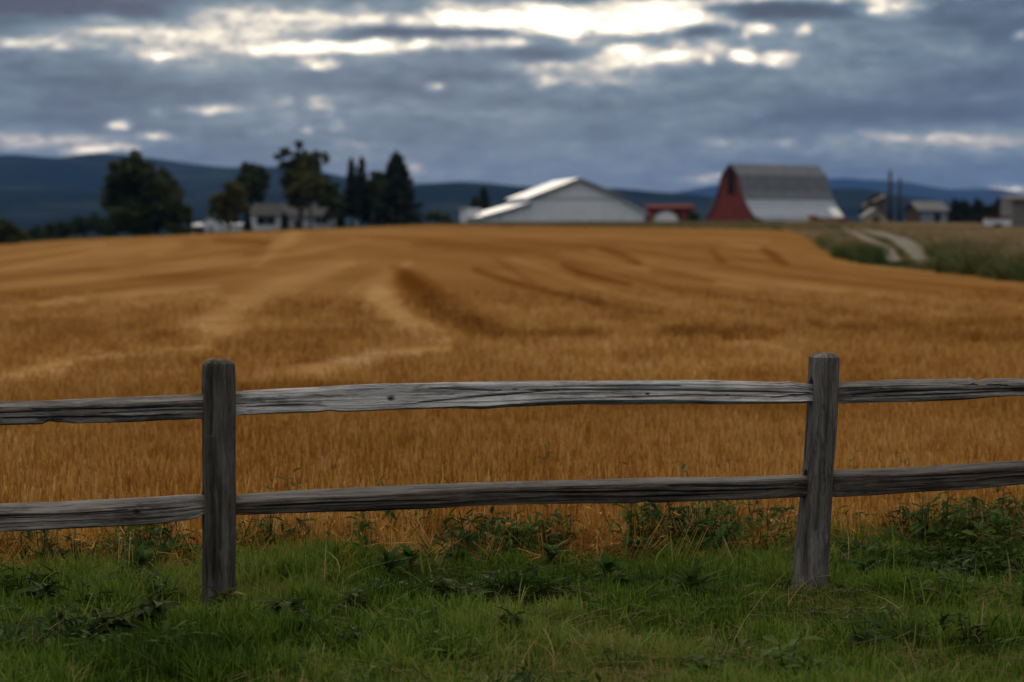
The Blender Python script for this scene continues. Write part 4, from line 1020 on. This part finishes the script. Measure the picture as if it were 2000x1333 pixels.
def blade_clump(name, n, radius, h, w, lean, seed, seg=3, droop=0.5):
    rng = np.random.default_rng(seed); mb = MB()
    for _ in range(n):
        r = radius * math.sqrt(rng.uniform()); a = rng.uniform(0, 6.283); bx, by = r * math.cos(a), r * math.sin(a)
        hh = h * rng.uniform(.45, 1.15); ww = w * rng.uniform(.7, 1.3); az_ = rng.uniform(0, 6.283); ln = lean * rng.normal()
        dx, dy = math.cos(az_), math.sin(az_); fx, fy = -dy, dx
        twist = rng.uniform(0, 6.283); sx2, sy2 = math.cos(twist), math.sin(twist)
        vs = []
        for k in range(seg):
            t = k / seg; off = ln * hh * t + droop * abs(ln) * hh * t * t * 1.5; z = hh * t * (1 - .25 * droop * t * min(1, abs(ln) * 2))
            wk = ww * (1 - .55 * t)
            vs += [(bx + dx * off - sx2 * wk, by + dy * off - sy2 * wk, z), (bx + dx * off + sx2 * wk, by + dy * off + sy2 * wk, z)]
        off = ln * hh + droop * abs(ln) * hh * 1.5
        vs.append((bx + dx * off, by + dy * off, hh * (1 - .25 * droop * min(1, abs(ln) * 2))))
        mb.add(vs, [(2 * k, 2 * k + 1, 2 * k + 3, 2 * k + 2) for k in range(seg - 1)] + [(2 * seg - 2, 2 * seg - 1, 2 * seg)])
    return mb.mesh(name, None)
def stalk_clump(name, n, radius, h, w, seed, heads=.02):
    """cut straw: stiff stalks, some bent over, a few dry leaves and ears"""
    rng = np.random.default_rng(seed); mb = MB()
    for _ in range(n):
        r = radius * math.sqrt(rng.uniform()); a = rng.uniform(0, 6.283); b0 = np.array((r * math.cos(a), r * math.sin(a), 0))
        hh = h * rng.uniform(.62, 1.1); az_ = rng.uniform(0, 6.283); ln = abs(rng.normal()) * .13
        top = b0 + np.array((math.cos(az_) * ln * hh, math.sin(az_) * ln * hh, hh)); tw = rng.uniform(0, 6.283)
        s = np.array((math.cos(tw), math.sin(tw), 0)) * w * rng.uniform(.7, 1.3)
        mb.add([b0 - s, b0 + s, top + s * .8, top - s * .8], [(0, 1, 2, 3)])
        if rng.uniform() < .08:                                     # a dry leaf hanging from the stalk
            q_ = b0 + (top - b0) * rng.uniform(.4, .95); a2 = rng.uniform(0, 6.283); e = np.array((math.cos(a2), math.sin(a2), 0)) * rng.uniform(.03, .09)
            mb.add([q_ - s, q_ + s, q_ + e + (0, 0, rng.uniform(-.06, .03))], [(0, 1, 2)])
        if rng.uniform() < heads:
            e = np.array((math.cos(az_), math.sin(az_), rng.uniform(-.9, .8))) * .055
            side = np.cross(e, (0, 0, 1)); side /= np.linalg.norm(side) + 1e-9; side = side * w * 2.2
            mb.add([top, top + e * .4 + side, top + e * 1.4, top + e * .4 - side], [(0, 1, 2, 3)])
    return mb.mesh(name, None)
def straw_litter(name, n, radius, seed, half=.075, w=.0022):
    rng = np.random.default_rng(seed); mb = MB()
    for _ in range(n):
        c = np.array((rng.normal() * radius * .5, rng.normal() * radius * .5, abs(rng.normal()) * .05)); a = rng.uniform(0, 6.283); l = half * rng.uniform(.7, 1.9)
        e = np.array((math.cos(a), math.sin(a), rng.normal() * .25)) * l; s = np.array((-math.sin(a), math.cos(a), .6)) * w
        mb.add([c - e - s, c - e + s, c + e + s, c + e - s], [(0, 1, 2, 3)])
    return mb.mesh(name, None)
def spread(x0, x1, y0, y1, n, keep, rng):
    x = rng.uniform(x0, x1, n); y = rng.uniform(y0, y1, n); k = keep(x, y); return x[k], y[k]
def place(x, y, z=None): return np.stack([x, y, terrain(x, y) if z is None else z], 1)
def rots(n, rng, tilt=.10): return np.stack([rng.normal(size=n) * tilt, rng.normal(size=n) * tilt, rng.uniform(0, 6.283, n)], 1)

GRASS = leafy('grass_blades', [(0.0, (0.036, 0.062, 0.008)), (0.22, (0.086, 0.145, 0.016)), (0.48, (0.165, 0.240, 0.034)), (0.66, (0.24, 0.262, 0.060)), (0.82, (0.31, 0.235, 0.090)), (1.0, (0.42, 0.31, 0.16))], 0.45, 0.6, 'tone', .1)
STRAW_M = leafy('straw_stalks', [(0.0, (0.17, 0.055, 0.005)), (0.28, (0.30, 0.120, 0.016)), (0.5, (0.44, 0.205, 0.038)), (0.74, (0.58, 0.325, 0.085)), (1.0, (0.72, 0.48, 0.19))], 0.25, 0.6, 'tone')
ROUGH = leafy('rough_grass_blades', [(0.0, (0.022, 0.042, 0.005)), (0.28, (0.062, 0.098, 0.014)), (0.5, (0.14, 0.115, 0.036)), (0.68, (0.33, 0.215, 0.115)), (1.0, (0.48, 0.33, 0.19))], 0.2, 0.6, 'tone')

rg = np.random.default_rng(5)
fence_y = lambda x: PL[1] + (x - PL[0]) * FD[1] / FD[0]
# ---- mown verge
gv = [blade_clump('grass_clump', 26, .085, .074, .0032, .42, 100 + k) for k in range(6)] + [blade_clump('grass_tuft', 22, .06, .125, .0040, .42, 120 + k, 4, .8) for k in range(4)]
x, y = spread(-5.6, 5.6, 6.6, 14.6, 30000, lambda x, y: (y < verge_end(x) + .25 + .5 * (vnoise(x * 3, y * 3, 8) - .5)) & (y > 6.6), rg)
n = len(x); lush = fbm(x * .9, y * .9, 61, 4); tuft = fbm(x * 2.3, y * 2.3, 63, 3)
behind = np.clip((y - fence_y(x) - .2) / 1.2, 0, 1)
sc = .62 + .95 * np.clip(tuft - .28, 0, 1) + .10 * behind + rg.uniform(-.12, .12, n)
tone = .40 + .62 * 2.1 * (fbm(x * .7, y * .55, 65, 4) - .5) + .30 * (fbm(x * 4, y * 4, 66, 3) - .5) + rg.normal(size=n) * .07 + .12 * np.clip((11.0 - y) / 2.5, 0, 1) - .03 * behind
pick = np.where(tuft + .10 * behind + rg.uniform(-.12, .12, n) > .60, rg.integers(6, 10, n), rg.integers(0, 6, n))
scatter('grass', 'short green grass with yellowed blades along the fence', place(x, y), rots(n, rg), np.stack([sc ** .6, sc ** .6, sc], 1), tone, pick, gv, GRASS)
# loose taller blades and dry seed stems that stand out of the sward
tl = [blade_clump('tall_blades', 5, .05, .20, .0030, .55, 170 + k, 5, 1.1) for k in range(4)]
x, y = spread(-5.4, 5.4, 7.0, 13.4, 1000, lambda x, y: (y < verge_end(x) + .3) & (fbm(x * 1.6, y * 1.6, 73, 3) + .12 * (y > fence_y(x)) > .5), rg); n = len(x)
scatter('tall_grass', 'loose taller grass blades and dry stems standing out of the verge', place(x, y), rots(n, rg, .15), np.ones((n, 3)) * rg.uniform(.6, 1.15, n)[:, None], np.where(rg.uniform(size=n) < .3, .85, .42) + rg.normal(size=n) * .08, rg.integers(0, 4, n), tl, GRASS)
# dead thatch and cut clippings lying in the grass
tv = [straw_litter('thatch', 22, .16, 150 + k, .035, .0012) for k in range(4)]
x, y = spread(-5.4, 5.4, 6.8, 13.2, 1500, lambda x, y: (y < verge_end(x) + .2) & (fbm(x * .8, y * .8, 71, 3) > .46), rg); n = len(x)
scatter('dry_thatch', 'dry clippings lying among the verge grass', place(x, y) + (0, 0, .015), rots(n, rg, .05), np.ones((n, 3)) * rg.uniform(.6, 1.1, n)[:, None], rg.uniform(.25, .75, n), rg.integers(0, 4, n), tv, leafy('thatch_straw', [(0, (.04, .032, .012)), (1, (.15, .105, .045))], .1, .7, 'tone'))

# ---- stubble of the wheat field, thinning into the ground sheet with distance
sv = [stalk_clump('stubble_clump', 24, .11, .25, .0029, 200 + k) for k in range(6)]
lv = [straw_litter('straw_litter', 46, .22, 230 + k) for k in range(4)]
wv = [stalk_clump('broken_straw', 7, .09, .26, .0026, 260 + k, .30) for k in range(3)]
P_, R_, S_, T_, K_ = [], [], [], [], []
def band(y0, y1, half0, half1, dens, size, wide, fade=None):
    area = (y1 - y0) * (half0 + half1)
    n = int(area * dens); y = np.sqrt(rg.uniform(y0 ** 2, y1 ** 2, n)); h = half0 + (half1 - half0) * (y - y0) / (y1 - y0); x = rg.uniform(-1, 1, n) * h
    if fade: y_ok = rg.uniform(size=n) > np.clip((y - fade) / (y1 - fade), 0, 1) ** .6; x, y = x[y_ok], y[y_ok]; n = len(x)
    # drill rows run away from the fence
    x = x + .03 * rg.normal(size=n) - .55 * ((x / .17) % 1 - .5) * .17 * (y < 40)
    k = (y > verge_end(x) - .05 + .35 * (vnoise(x * 2.1, y * 2.1, 77) - .5)); bb = bearing(x, y); k &= ~((bb > 1500) & (y > interp(bb, BANK_D) - .6))
    x, y = x[k], y[k]; z = terrain(x, y); tn = straw_tone(x, y, z)
    k = rg.uniform(size=len(x)) > np.clip((tn - .54) / .16, 0, .72)          # swaths are trodden and thin
    x, y, z, tn = x[k], y[k], z[k], tn[k]; n = len(x)
    tall = .82 + .5 * (fbm(x * .8, y * .5, 81, 3) - .5) + np.where((tn < .30), .10, 0) - .55 * np.clip((tn - .56) / .25, 0, 1)
    P_.append(np.stack([x, y, z], 1)); R_.append(rots(n, rg, .06)); S_.append(np.stack([np.full(n, wide), np.full(n, wide), tall * size * rg.uniform(.8, 1.15, n)], 1)); T_.append(tn + .10 * np.clip((y - 20) / 18, 0, 1) + rg.normal(size=n) * .10)
    K_.append(np.where(rg.uniform(size=n) < np.clip((tn - .55) * 1.8, .10, .75), rg.integers(6, 10, n), rg.integers(0, 6, n)))
band(11.0, 24, 4.6, 7.2, 78, 1.0, 1.0)
x = rg.uniform(-5.2, 5.2, 1300); y = verge_end(x) + rg.normal(size=1300) * .28; n = 1300                # bent and broken straw along the rim
P_.append(place(x, y)); R_.append(rots(n, rg, .42)); S_.append(np.ones((n, 3)) * (.7, .7, 1.0) * rg.uniform(.5, 1.05, n)[:, None]); T_.append(.5 + rg.normal(size=n) * .16); K_.append(np.where(rg.uniform(size=n) < .35, rg.integers(6, 10, n), rg.integers(10, 13, n)))
band(24, 66, 7.2, 19, 19, .78, 1.7, 24)
scatter('stubble', 'golden brown cut wheat stubble standing in the field', np.concatenate(P_), np.concatenate(R_), np.concatenate(S_), np.concatenate(T_), np.concatenate(K_), sv + lv + wv, STRAW_M)

# ---- rough grass: bank on the right, farmyard rim, field edge
rv = [blade_clump('rough_clump', 60, .5, .75, .016, .40, 300 + k, 3, .6) for k in range(5)]
P_, R_, S_, T_, K_ = [], [], [], [], []
def rough(x, y, h, tone):
    n = len(x); P_.append(place(x, y)); R_.append(rots(n, rg, .08)); s = rg.uniform(.7, 1.25, n); S_.append(np.stack([s * np.clip(h * 2.2, .5, 1.3), s * np.clip(h * 2.2, .5, 1.3), s * h], 1)); T_.append(tone); K_.append(rg.integers(0, 5, n))
n = 26000; bb = rg.uniform(1530, 2500, n); y = 60 + 360 * rg.uniform(0, 1, n) ** 1.5; x = (bb - 1000) / FP * y
k = y > interp(bb, BANK_D); x, y, bb = x[k], y[k], bb[k]
dy = y - interp(bb, BANK_D)
def off_track(bb, y):
    py = 460 + FP * (EYE - terrain((bb - 1000) / FP * y, y)) / y
    iv = lambda R, c: np.interp(py, [p[1] for p in R[::-1]], [p[c] for p in R[::-1]])
    c1, w1, c2, w2 = iv(RUT_A, 0), iv(RUT_A, 2) + 4, iv(RUT_B, 0), iv(RUT_B, 2) + 6
    return ~((py < 511) & ((np.abs(bb - c1) < w1 + 4) | (np.abs(bb - c2) < w2 + 4))), ((py < 535) & (bb > c1 - 34) & (bb < c2 + 40))
ok, mid = off_track(bb, y)
x, y, bb, dy, mid = x[ok], y[ok], bb[ok], dy[ok], mid[ok]
green = np.clip(1.15 - dy / 15, 0, 1) * np.clip((bb - 1590) / 60, 0, 1)
far_ = np.clip((y - 130) / 120, 0, 1)
h = np.where(mid, .14, (.46 + .06 * green) * (1 - .45 * far_) + (.8 - .5 * far_) * np.clip(fbm(x * .16, y * .10, 91, 3) - .45, 0, 1))
tn = .72 - .46 * green - .18 * mid + .05 + .95 * (fbm(x * .10, y * .06, 93, 4) - .5) + rg.normal(size=len(x)) * .08
rough(x, y, h, tn)
n = 14000; bb = rg.uniform(-300, 1640, n); De = interp(bb, EDGE_D); Ef = interp(bb, EDGE_F); y = Ef - 3 + (De - Ef + 50) * rg.uniform(0, 1, n); x = (bb - 1000) / FP * y
rough(x, y, .26 + .6 * np.clip(fbm(x * .2, y * .2, 95, 3) - .5, 0, 1), .48 + .6 * (fbm(x * .06, y * .06, 97, 3) - .5) - .22 * (bb < 700) + rg.normal(size=n) * .08)
scatter('rough_grass', 'tall rough grass and weeds on the bank and round the farmyard', np.concatenate(P_), np.concatenate(R_), np.concatenate(S_), np.concatenate(T_), np.concatenate(K_), rv, ROUGH)

# ================================================================== weeds along the fence: each plant a thing, each leaf a part
WEED = leafy('weed_leaves', [(0.15, (0.020, 0.044, 0.010)), (0.5, (0.044, 0.092, 0.019)), (0.85, (0.085, 0.14, 0.034))], 0.4, 0.75, None, .08, 3.0)
WEED_D = leafy('dark_weed_leaves', [(0.15, (0.014, 0.022, 0.007)), (0.5, (0.034, 0.052, 0.014)), (0.85, (0.070, 0.088, 0.024))], 0.35, 0.75, None, .08, 3.0)
YELLOW = leafy('yellow_leaf', [(0.2, (0.16, 0.10, 0.015)), (0.8, (0.26, 0.19, 0.04))], 0.25, .5)
STEM = paint('weed_stem', (0.03, 0.045, 0.015), (0.07, 0.06, 0.028), 8)
DRY = paint('dry_stem', (0.20, 0.12, 0.05), (0.38, 0.26, 0.13), 20)
def leaf_mesh(name, L, W, curl, fold, lobes, seed):
    """a leaf along +x with a midrib fold, a drooping curl and an uneven margin"""
    rng = np.random.default_rng(seed); mb = MB(); n = 7; vs = []
    for k in range(n + 1):
        t = k / n; w = W * (math.sin(math.pi * min(1, t * .93 + .05)) ** .8) * (1 - .25 * t) * (1 + lobes * (1 if k % 2 else -1) * rng.uniform(.5, 1))
        if k == n: w = W * .04
        x_ = L * t; z = -curl * L * t * t; j = rng.normal() * W * .12
        vs += [(x_, -w, z + fold * w + j), (x_, 0, z), (x_, w, z + fold * w - j)]
    return mb.add(vs, [(3 * k + c, 3 * k + 3 + c, 3 * k + 4 + c, 3 * k + 1 + c) for k in range(n) for c in (0, 1)])
NARROW = [leaf_mesh('leaf', .075, .013, .25 + .12 * k, .45, .10, 400 + k) for k in range(4)]
BROAD = [leaf_mesh('leaf', .095, .024, .55 + .28 * k, .45, .34, 410 + k) for k in range(5)]
def mats(lst, m): return [mb.mesh('leaf', m, True) for mb in lst]
N_G, N_D, B_G, B_D, B_Y = mats(NARROW, WEED), mats(NARROW, WEED_D), mats(BROAD, WEED), mats(BROAD, WEED_D), mats(BROAD[:2], YELLOW)
wr = random.Random(21)
def leaf_part(t, mesh, p, yaw, pitch, roll, s, label=None):
    o = link('leaf', mesh, t); o.location = p; o.rotation_euler = (roll, pitch, yaw); o.scale = (s, s, s)
    if label: o['label'] = label
def upright_weed(px, py, h, label, leaves=18, stems=3, meshes=N_G, size=1.0, group='upright leafy weeds along the fence'):
    p = on_flat(px, py); t = thing('weed_plant', label, 'weed', (p[0], p[1], ground_z(p[0], p[1]) - .01), wr.uniform(0, 6.28), group)
    for s in range(stems):
        a = s * 2.1 + wr.uniform(-.4, .4); ln = wr.uniform(.08, .32) if s else .05; hh = h * (1 if s == 0 else wr.uniform(.55, .85))
        pts = [np.array((math.cos(a) * ln * hh * u * u, math.sin(a) * ln * hh * u * u, hh * u)) for u in (0, .35, .7, 1)]
        MB().tube(pts, [.0045, .0038, .0028, .0012], 6).build('stem', STEM, t, True)
        k = max(4, int(leaves * hh / h / (1 + .6 * (stems - 1))))
        for j in range(k):
            u = .15 + .85 * j / (k - 1); q_ = np.array((math.cos(a) * ln * hh * u * u, math.sin(a) * ln * hh * u * u, hh * u)) 
            leaf_part(t, wr.choice(meshes), q_, j * 2.4 + wr.uniform(-.5, .5), wr.uniform(-.7, .15) - .4 * (u > .9), wr.uniform(-.4, .4), size * (1.25 - .55 * u) * wr.uniform(.8, 1.25))
def rosette(px, py, label, leaves=24, meshes=B_G, size=1.0, lift=.5, group='low broad leaved weeds in the grass'):
    p = on_flat(px, py); t = thing('weed_rosette', label, 'weed', (p[0], p[1], ground_z(p[0], p[1]) + .035), wr.uniform(0, 6.28), group)
    MB().tube([(0, 0, -.06), (0, 0, .02), (.004, 0, .05)], [.012, .010, .004], 7).build('stem', STEM, t, True)
    for j in range(leaves):
        a = j * 2.4 + wr.uniform(-.35, .35)
        leaf_part(t, wr.choice(meshes), (math.cos(a) * .012, math.sin(a) * .012, .02 + .002 * j), a, -lift * wr.uniform(.5, 2.0) - .012 * j, wr.uniform(-.9, .9), size * .80 * wr.uniform(.55, 1.15))
    return t
upright_weed(527, 1098, .36, 'tall upright weed just right of the dark post', 22, 3, N_G, 1.15)
upright_weed(590, 1075, .30, 'upright weed with sparse leaves behind the dark bottom rail', 14, 2, N_G, 1.1)
upright_weed(88, 1128, .30, 'leafy weed at the left end, under the grey bottom rail', 24, 4, N_D, 1.15)
upright_weed(45, 1120, .22, 'dark bushy weed at the left edge of the picture', 24, 4, N_D, 1.2)
upright_weed(145, 1120, .26, 'weed leaning over the grass at the left, under the knotted rail', 18, 3, N_D, 1.1)
upright_weed(250, 1108, .26, 'thin weed in the gap between left edge and dark post', 14, 3, N_D, 1.0)
upright_weed(330, 1105, .20, 'short weed just left of the dark post', 14, 3, N_G, 1.0)
upright_weed(1068, 1085, .30, 'upright weed in mid fence, beside a bent wheat ear', 18, 3, N_D, 1.1)
upright_weed(1030, 1082, .20, 'short weed left of the mid fence weed', 14, 3, N_G, 1.1)
upright_weed(1115, 1080, .24, 'thin weed right of the bent wheat ear', 14, 2, N_D, 1.1)
upright_weed(1180, 1072, .18, 'low weed before the dark thicket', 12, 2, N_G, 1.0)
upright_weed(1270, 1068, .30, 'left plant of the dark weed thicket under the brown rail', 26, 4, N_D, 1.2)
upright_weed(1310, 1066, .34, 'tallest plant of the dark weed thicket under the brown rail', 26, 4, N_D, 1.2)
upright_weed(1350, 1066, .28, 'right plant of the dark weed thicket under the brown rail', 24, 4, N_D, 1.2)
upright_weed(1410, 1062, .28, 'leafy weed between the dark thicket and the pale post', 20, 3, N_G, 1.1)
upright_weed(1465, 1062, .26, 'leafy weed right of the thicket, close to the pale post', 18, 3, N_D, 1.1)
upright_weed(1520, 1060, .22, 'short weed touching the left side of the pale post', 14, 3, N_G, 1.0)
upright_weed(1800, 1090, .34, 'bushy green weed standing right of the pale post', 28, 4, N_G, 1.35)
upright_weed(1848, 1080, .40, 'tallest green weed right of the pale post', 28, 4, N_G, 1.35)
upright_weed(1895, 1085, .30, 'leafy weed right of the tallest green weed', 24, 4, N_D, 1.3)
upright_weed(1955, 1060, .36, 'dark weed near the right edge of the picture', 22, 3, N_D, 1.2)
upright_weed(1760, 1070, .26, 'dark weed left of the bushy green weed', 18, 3, N_D, 1.2)
upright_weed(860, 1070, .14, 'small weed at the foot of the stubble in mid picture', 10, 2, N_G, 1.0)
upright_weed(690, 1085, .16, 'small weed at the stubble edge right of the dark post', 12, 2, N_D, 1.0)
upright_weed(960, 1075, .16, 'small weed at the stubble edge left of the mid fence weed', 12, 2, N_G, 1.0)
for px, py, lab in ((570, 958, 'green sprout poking above the brown rail near the dark post'), (860, 955, 'green sprout in the stubble above the mid brown rail'), (1335, 940, 'green sprout in the stubble above the brown rail left of the pale post'),
                    (1665, 915, 'green sprout in the stubble just right of the pale post'), (1068, 905, 'green sprout in the middle of the stubble'), (1760, 918, 'green sprout above the dark rail at the right'), (1225, 928, 'pale sprout above the brown rail, mid right'), (735, 962, 'short sprout above the brown rail in mid left')):
    upright_weed(px, py + 40, .24, lab, 11, 2, N_G, 1.25, 'green sprouts in the stubble')
rosette(870, 1195, 'large dark rosette in the grass left of centre', 26, B_D, 1.15, .5)
rosette(1352, 1185, 'curled drooping rosette in the grass before the pale post', 27, B_D, 1.25, .75)
rosette(1195, 1172, 'ragged rosette in the grass right of centre', 24, B_D, 1.1, .6)
rosette(1185, 1140, 'pale leaved rosette behind the ragged one', 21, B_G, 1.0, .8)
rosette(560, 1228, 'dark flattened rosette right of the dark post', 26, B_D, 1.2, .45)
rosette(300, 1228, 'broad dark rosette in the lower left grass', 27, B_D, 1.3, .45)
rosette(225, 1250, 'low rosette at the lower left corner of the grass', 23, B_D, 1.1, .4)
rosette(270, 1135, 'bright green rosette left of the dark post', 23, B_G, 1.1, .9)
rosette(760, 1135, 'bright green rosette behind the fence in mid left', 23, B_G, 1.0, .8)
rosette(800, 1122, 'pale rosette next to the bright green one, mid left', 21, B_G, .9, .8)
rosette(690, 1205, 'small rosette in the grass below the brown rail', 21, B_D, .9, .5)
rosette(1235, 1100, 'green rosette at the grass edge before the thicket', 21, B_G, 1.0, .9)
rosette(1075, 1110, 'green rosette at the grass edge in mid fence', 21, B_G, .9, .9)
rosette(1690, 1135, 'rosette in the grass right of the pale post', 21, B_G, .9, .7)
rosette(1830, 1150, 'dark rosette below the tallest green weed', 23, B_D, 1.1, .7)
rosette(1000, 1250, 'small flat rosette in the middle of the foreground grass', 19, B_D, .7, .4)
rosette(85, 1195, 'dark rosette at the left edge below the fence', 25, B_D, 1.25, .6)
t = rosette(428, 1203, 'withered weed with a yellow leaf at the foot of the dark post', 18, B_D, .9, .7)
leaf_part(t, B_Y[0], (.01, -.03, .05), -t.rotation_euler[2] + .15, -.55, .3, .85, 'yellow leaf with a red brown tip')
leaf_part(t, B_Y[1], (.0, -.03, .03), -t.rotation_euler[2] - .5, -.1, -.3, .6, 'yellow curled leaf')
# a fringe of small leaved undergrowth where grass meets stubble
uv = []
for k in range(5):
    r_ = np.random.default_rng(700 + k); mb = MB()
    for _ in range(34):
        src = NARROW[r_.integers(0, 4)]; a, b_, c_ = r_.uniform(0, 6.28), r_.uniform(-.9, .3), r_.uniform(-.5, .5)
        M = np.array(Matrix.Translation((r_.normal() * .06, r_.normal() * .06, r_.uniform(.0, .19))) @ Euler((c_, b_, a)).to_matrix().to_4x4() @ Matrix.Scale(r_.uniform(.6, 1.15), 4))
        mb.add([tuple((M @ np.array((*p, 1)))[:3]) for p in src.v], src.f)
    for _ in range(5):
        x0, y0 = r_.normal(size=2) * .03; mb.tube([(x0, y0, 0), (x0 * 2, y0 * 2, .1), (x0 * 3.2, y0 * 3.2, .21)], [.003, .0025, .001], 4, False)
    uv.append(mb.mesh('undergrowth_clump', None))
x = rg.uniform(-5.2, 5.2, 900); y = verge_end(x) + rg.normal(size=900) * .22 - .05
bb = bearing(x, y); w_ = .19 + .75 * (bb < 380) * np.clip((420 - bb) / 200, .3, 1) + .45 * ((bb > 1000) & (bb < 1120)) + .7 * ((bb > 1230) & (bb < 1540)) + .75 * (bb > 1660)
k = rg.uniform(size=900) < w_ * np.clip(fbm(x * 2.2, x * 0, 99, 3) * 1.9 - .50, 0, 1); x, y = x[k], y[k]; n = len(x)
# the same small weeds crouch in patches of the verge
x2 = rg.uniform(-5.2, 5.2, 1500); y2 = rg.uniform(8.2, 12.4, 1500); b2 = bearing(x2, y2)
k = (y2 < verge_end(x2) - .1) & (rg.uniform(size=1500) < np.clip((fbm(x2 * 1.1, y2 * 1.6, 111, 4) - .50) * 3.2, 0, .8) + .25 * (b2 < 330) * (y2 > 9.6) + .25 * (b2 > 1680) * (y2 > 10.6)); x2, y2 = x2[k], y2[k]
x, y = np.concatenate([x, x2]), np.concatenate([y, y2]); flat_ = np.concatenate([np.ones(n), np.full(len(x2), .62)]); n = len(x)
scatter('undergrowth', 'small leaved weeds fringing the stubble edge and patching the verge', place(x, y), rots(n, rg, .15), np.stack([np.ones(n), np.ones(n), flat_], 1) * rg.uniform(.6, 1.2, n)[:, None], rg.uniform(0, 1, n), rg.integers(0, 5, n), uv,
        leafy('undergrowth_leaves', [(0.1, (0.020, 0.040, 0.009)), (0.6, (0.052, 0.095, 0.018)), (1, (0.095, 0.14, 0.034))], 0.35, .7, 'tone', .1))
# dry bent stalks and wheat ears that stand out at the edge of the stubble
for k, (px, py, h, az_, ln, lab) in enumerate(((1062, 1080, .33, .3, .35, 'pale bent wheat ear standing above the weeds in mid fence'), (1700, 1055, .30, .15, 1.7, 'long dry stalk leaning right beside the pale post'), (1010, 1072, .30, 2.9, .55, 'dry stalk leaning left in mid fence'),
        (640, 1010, .34, 2.0, .25, 'pale broken stalk crossing the brown rail near the dark post'), (1935, 1050, .32, .1, 1.5, 'long dry stalk leaning right at the right edge'), (870, 1090, .22, .6, .8, 'short bent straw at the stubble edge'))):
    p = on_flat(px, py); t = thing('wheat_stalk', lab, 'wheat stalk', (p[0], p[1], ground_z(p[0], p[1])), az_, 'single dry stalks by the fence')
    L_ = [np.array((ln * h * u ** 1.6, 0, h * u)) for u in np.linspace(0, 1, 7)]
    MB().tube(L_, [.0028, .0027, .0026, .0025, .0023, .002, .0018], 6).build('stem', DRY, t, True)
    hd_ = MB(); e0 = L_[-1]
    for j in range(9):
        c = e0 + np.array((.055 * j / 9, 0, .02 * j / 9 - .04 * (j / 9) ** 2)); s_ = 1 if j % 2 else -1
        hd_.tube([c, c + (.010, .004 * s_, .003), c + (.020, .006 * s_, .002)], [.0015, .0035, .0006], 5)
        hd_.tube([c + (.018, .006 * s_, .002), c + (.055, .012 * s_, .008)], [.0005, .0002], 3)
    hd_.build('ear', DRY, t)
